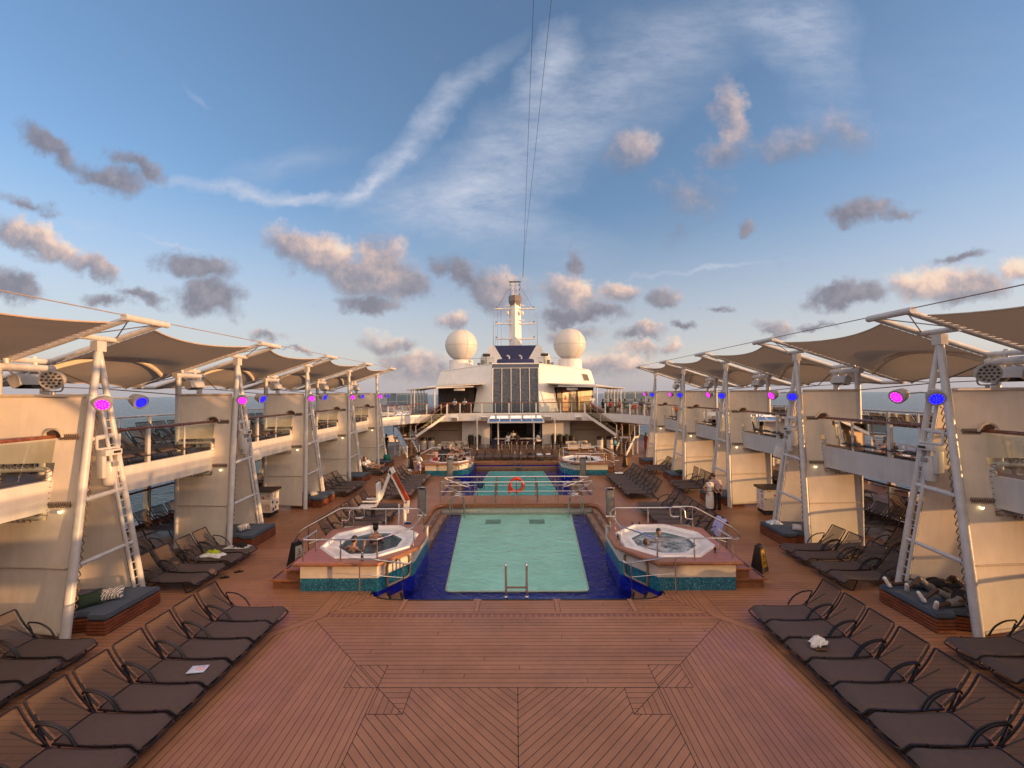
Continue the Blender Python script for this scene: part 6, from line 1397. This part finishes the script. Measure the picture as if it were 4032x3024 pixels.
b=MB(); b.rbox(5.90,6.12,8.33,8.41,ZS-.02,ZS+.005,.01); b.build('sole',mat('sole_brown',(.10,.05,.03),.6),t)
cloth_lump('shirt_heap','white shirt lying over the white shoes on the right front row','shirt',(6.08,8.53,ZS+.04),.17,.12,.10,cW,4,R(30))
cloth_lump('towel','crumpled white towel on the second lounger from the daybed, left side','towel',(-9.72,13.26,ZS-.02),.36,.17,.09,cW,5,R(-6)); cloth_lump('bright_shirt','lime yellow cloth on the crumpled white towel of the left lounger','cloth',(-9.80,13.36,ZS+.03),.22,.10,.11,cloth('lime',(.42,.50,.02)),6,R(-8))
cloth_lump('towel','grey-white towel under a black bag on the lounger beside the second left daybed','towel',(-9.4,13.96,ZS-.02),.38,.15,.06,cloth('offwhite',(.48,.46,.45)),8,R(4)); cloth_lump('black_bag','crumpled black bag on the grey-white towel beside the second left daybed','bag',(-9.3,13.97,ZS+.0),.18,.12,.15,cBlk,9)
for k,(x,y,rz) in enumerate(((-8.62,12.85,20),(-8.78,12.45,12))):
    t=thing('sandal','black sandal on the deck before the left loungers, %s'%('nearer the daybed' if k==0 else 'nearer the viewer'),'sandal',(x,y,0),0,'pair of black sandals'); M=Matrix.Translation((x,y,.01))@Matrix.Rotation(R(rz),4,'Z')
    b=MB(); b.prism([(.13*math.cos(a*pi/8)+.01*math.cos(2*a*pi/8),.045*math.sin(a*pi/8)) for a in range(16)],-.008,.022,M); b.build('sole',DARK,t)
    b=MB(); b.tube([M@Vector(p) for p in ((.02,-.048,.01),(.035,-.03,.055),(.04,0,.065),(.035,.03,.055),(.02,.048,.01))],.012,6); b.build('strap',DARK,t)
def pillow(label,loc,m,rx,rz,w=.42,h=.28):
    t=thing('pillow',label,'pillow',loc); M=Matrix.Translation(loc)@Matrix.Rotation(rz,4,'Z')@Matrix.Rotation(rx,4,'X')
    def fn(u,v,s_): 
        x=(u-.5)*2; y=(v-.5)*2; e=max(0,(1-x**4)*(1-y**4)); return (x*w/2*(1-.08*(1-abs(y))),y*h/2*(1-.08*(1-abs(x))),s_*.085*e**.6)
    b=MB(); b.grid(lambda u,v:fn(u,v,1),14,12,M); b.grid(lambda u,v:fn(v,u,-1),12,14,M); b.build('cover',m,t,smooth=180)
def zebra():
    m,t,b=nt('zebra_cover'); w=N(t,'ShaderNodeTexWave',bands_direction='X'); t.links.new(objc(t),w.inputs['Vector']); w.inputs['Scale'].default_value=7; w.inputs['Distortion'].default_value=5; w.inputs['Detail Scale'].default_value=2.5
    t.links.new(ramp(t,w.outputs['Fac'],[(.45,(.09,.085,.08)),(.55,(.55,.53,.5))]),b.inputs['Base Color']); b.inputs['Roughness'].default_value=.9; return m
ZEB=zebra()
pillow('zebra striped pillow on the nearest left daybed, leaning on the canvas',(-10.05,10.25,.60),ZEB,R(35),R(35),.5,.34)
pillow('dark green pillow behind the zebra pillow on the nearest left daybed',(-10.28,9.95,.60),cloth('bottle_green',(.012,.03,.018)),R(55),R(50),.48,.34)
pillow('striped pillow on the second left daybed',(-10.1,15.35,.58),ZEB,R(35),R(60)); pillow('small striped pillow on the third left daybed',(-10.1,20.6,.55),ZEB,R(20),R(60))
pillow('dark green pillow on the fourth right daybed',(10.1,25.7,.56),cloth('moss',(.015,.05,.025)),R(10),R(20),.6,.36); pillow('pale crumpled pillow on the second right daybed',(10.1,15.1,.57),cloth('offwhite',(.48,.46,.45)),R(40),R(-30),.3,.24)
cloth_lump('clothes','white and dark clothes heap at the far end of the second right daybed','clothes',(9.8,15.95,.46),.25,.18,.12,cLB,12)
t=thing('beach_bag','teal beach bag on the farthest left daybed','bag',(-9.8,31.4,.46)); b=MB(); b.lathe([(.22,0),(.27,.12),(.25,.36),(.2,.42),(.18,.40)],16,Matrix.Translation((-9.8,31.4,.45))); b.build('bag_body',cloth('teal',(.015,.16,.13)),t); b=MB(); b.tube(fillet([(-9.95,31.4,.85),(-9.9,31.4,1.08),(-9.7,31.4,1.08),(-9.65,31.4,.85)],.1),.018,6); b.build('handle',cloth('teal',(.015,.16,.13)),t)
# towel hung on the lounger next to the near right tub
def tw(u,v): 
    x=7.28+.42*u*0; 
    return None
b=MB(); b.grid(lambda u,v:(7.05+.36*u+.02*math.sin(9*v),14.88+.34*(v-.5)*2,.41+.58*math.sin(min(1,u*1.25)*pi/2)-(.25*max(0,u-.8)/.2)+.015*math.sin(14*v+5*u)),14,14); tag(b.build('towel',cloth('lavender',(.42,.38,.62)),smooth=180),'lavender towel draped over a lounger back beside the near right whirlpool','towel')
cloth_lump('towel','white towel with dark stripe on the far end of the right pool row','towel',(6.5,26.3,ZS-.01),.28,.2,.08,cW,15)
cloth_lump('towel','white towel spread over a lounger seat in the row beyond the far pool','towel',(1.93,34.45,.36),.24,.55,.05,cLB,16); cloth_lump('clothes','white clothes on a lounger right of the towel beyond the far pool','clothes',(2.65,34.5,.36),.2,.2,.07,cW,17)
cloth_lump('black_bag','black bag on a lounger left of the towel beyond the far pool','bag',(1.15,34.3,.36),.16,.16,.2,cBlk,18); cloth_lump('black_bag','dark bag on the deck before the towelled lounger beyond the far pool','bag',(1.95,33.5,.0),.26,.16,.16,cBlk,19)
# pennant boards
def board(x,y,rz,label,face,h=.78):
    t=thing('warning_sign',label,'floor sign',(x,y,0),rz,'black folding floor signs'); 
    b=MB(); b.add([(-.24,-.17,0),(.24,-.17,0),(.24,.17,0),(-.24,.17,0),(-.13,-.07,h),(.13,-.07,h),(.13,.07,h),(-.13,.07,h)],[(3,2,1,0),(4,5,6,7),(0,1,5,4),(1,2,6,5),(2,3,7,6),(3,0,4,7)]); b.build('body',DARK,t,abs_=False,smooth=0)
    b=MB(); b.tube([(-.07,0,h-.02),(-.06,0,h+.05),(.06,0,h+.05),(.07,0,h-.02)],.018,6); b.build('handle',DARK,t,abs_=False)
    f_=lambda z:-.172+.10*z/h-.004
    w=lambda z:.24-.11*z/h
    b=MB(); z0,z1=.14,.66; b.poly([(-w(z0)*.72,f_(z0),z0),(w(z0)*.72,f_(z0),z0),(w(z1)*.72,f_(z1),z1),(-w(z1)*.72,f_(z1),z1)]); p=b.build('panel',face,t,abs_=False,smooth=0)
    b=MB()
    for z in (.24,.29): b.poly([(-.11,f_(z)-.003,z),(.11,f_(z)-.003,z),(.11,f_(z+.025)-.003,z+.025),(-.11,f_(z+.025)-.003,z+.025)])
    b.tube([(-.05,f_(.38)-.004,.38),(.03,f_(.43)-.004,.43),(-.01,f_(.5)-.004,.5),(.05,f_(.46)-.004,.46)],.010,5); b.sph((.0,f_(.55)-.004,.55),.022,8,6); b.build('pictogram',mat('sign_ink',(.12,.07,.01),.6),p,abs_=False)
YEL=mat('sign_yellow',(.55,.32,.02),.5); GRY=mat('sign_pale',(.40,.38,.36),.5)
board(7.42,12.85,R(38),'black folding floor sign with yellow panel by the near right tub steps',YEL); board(-7.05,13.3,R(-62)*-1,'black folding floor sign with pale panel by the near left tub steps',GRY)
board(8.0,30.6,R(60),'black folding floor sign seen edge-on beside the far right whirlpool',YEL); board(-7.7,30.3,R(-60),'black folding floor sign seen edge-on beside the far left whirlpool',GRY)
t=thing('ice_bucket','pale bucket with a domed lid on the deck beside the far left whirlpool','bucket',(-7.15,26.6,0)); b=MB(); b.lathe([(.17,0),(.2,.42),(.18,.43)],18,Matrix.Translation((-7.0,26.95,.0))); b.build('pail',mat('bucket_cream',(.62,.50,.34),.4),t); b=MB(); b.lathe([(.21,.43),(.2,.5),(.1,.58),(.02,.6)],18,Matrix.Translation((-7.0,26.95,0))); b.build('lid',HULLW,t)
# bottles and cups on the tub ledges
def bottle(x,y,z,label,full=True):
    t=thing('water_bottle',label,'bottle',(x,y,z),0,'bottles on the tub ledges'); b=MB(); M=Matrix.Translation((x,y,z)); b.lathe([(.032,0),(.036,.02),(.036,.15),(.016,.195),(.014,.21)],14,M); b.build('bottle_body',GLASSW,t)
    b=MB(); b.lathe([(.0365,.07),(.0365,.12)],14,M); b.f=b.f[:-2]; b.mi=b.mi[:-2]; b.build('label_band',DARK,t); b=MB(); b.lathe([(.016,.208),(.016,.228)],10,M); b.build('bottle_cap',HULLW,t)
bottle(-4.32,11.62,ZT,'clear bottle with black band on the front ledge of the near left tub'); bottle(5.72,12.1,ZT,'clear bottle on the outer ledge of the near right tub'); bottle(3.2,13.2,ZT,'green-brown bottle on the pool-side ledge of the near right tub')
for k,x in enumerate((4.05,4.28)):
    t=thing('plastic_cup','clear plastic cup on the back ledge of the near right tub, %s of two'%('left','right')[k],'cup',(x,14.6,ZT),0,'clear cups on the back ledge'); b=MB(); b.lathe([(.028,0),(.038,.11),(.036,.11),(.026,.01)],14,Matrix.Translation((x,14.6,ZT))); b.build('cup_body',GLASSW,t)
t=thing('backpack','blue drawstring bag hanging on the far bridge railing','bag',(-2.1,22.25,.5)); b=MB(); b.sph((-1.92,22.08,.62),.19,16,12,(1,.5,1.15)); b.build('bag_body',cloth('bag_blue',(.02,.07,.17)),t); b=MB(); b.tube([(-1.8,22.0,.8),(-1.72,22.0,.95),(-1.85,22.1,1.03),(-2.02,22.0,.9)],.014,6); b.tube([(-1.73,22.0,.75),(-1.66,22.0,.5),(-1.75,22.0,.40)],.014,6); b.build('strap',DARK,t)
# pool intake grilles seen through the water
for s_,x in ((-1,-1.1),(1,.95)):
    b=MB(); b.box(x-.36,x+.36,19.2,19.85,-.553,-.545); tag(b.build('pool_grille',mat('grille_dark',(.13,.30,.27),.6,var=.6,scale=20),smooth=0),'dark intake grille on the aqua floor of the near pool, %s of two'%SIDE[s_],'grille')
SKY_STR=.12; REAR_FILL=(4.8,3.5,2.6); SKY_TINT=[(0,(.80,.88,1.65)),(.10,(.98,.93,1.35)),(.26,(1.25,1.0,1.05)),(.55,(1.30,1.03,.98)),(.9,(1.22,1.05,1.0))]; CG=2.2; HZ=(1.50,1.38,1.36)
CIRRUS=(.62,.66,.78)
CLOUD=[(0,(.23,.22,.27)),(.3,(.35,.32,.36)),(.55,(.60,.46,.43)),(.8,(.96,.68,.53)),(1,(1,.80,.62))]
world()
vs=S.view_settings; vs.view_transform='Standard'; vs.look='None'; vs.exposure=1.9; vs.gamma=1
S.cycles.transparent_max_bounces=40; S.cycles.max_bounces=8; S.cycles.caustics_reflective=False; S.cycles.caustics_refractive=False
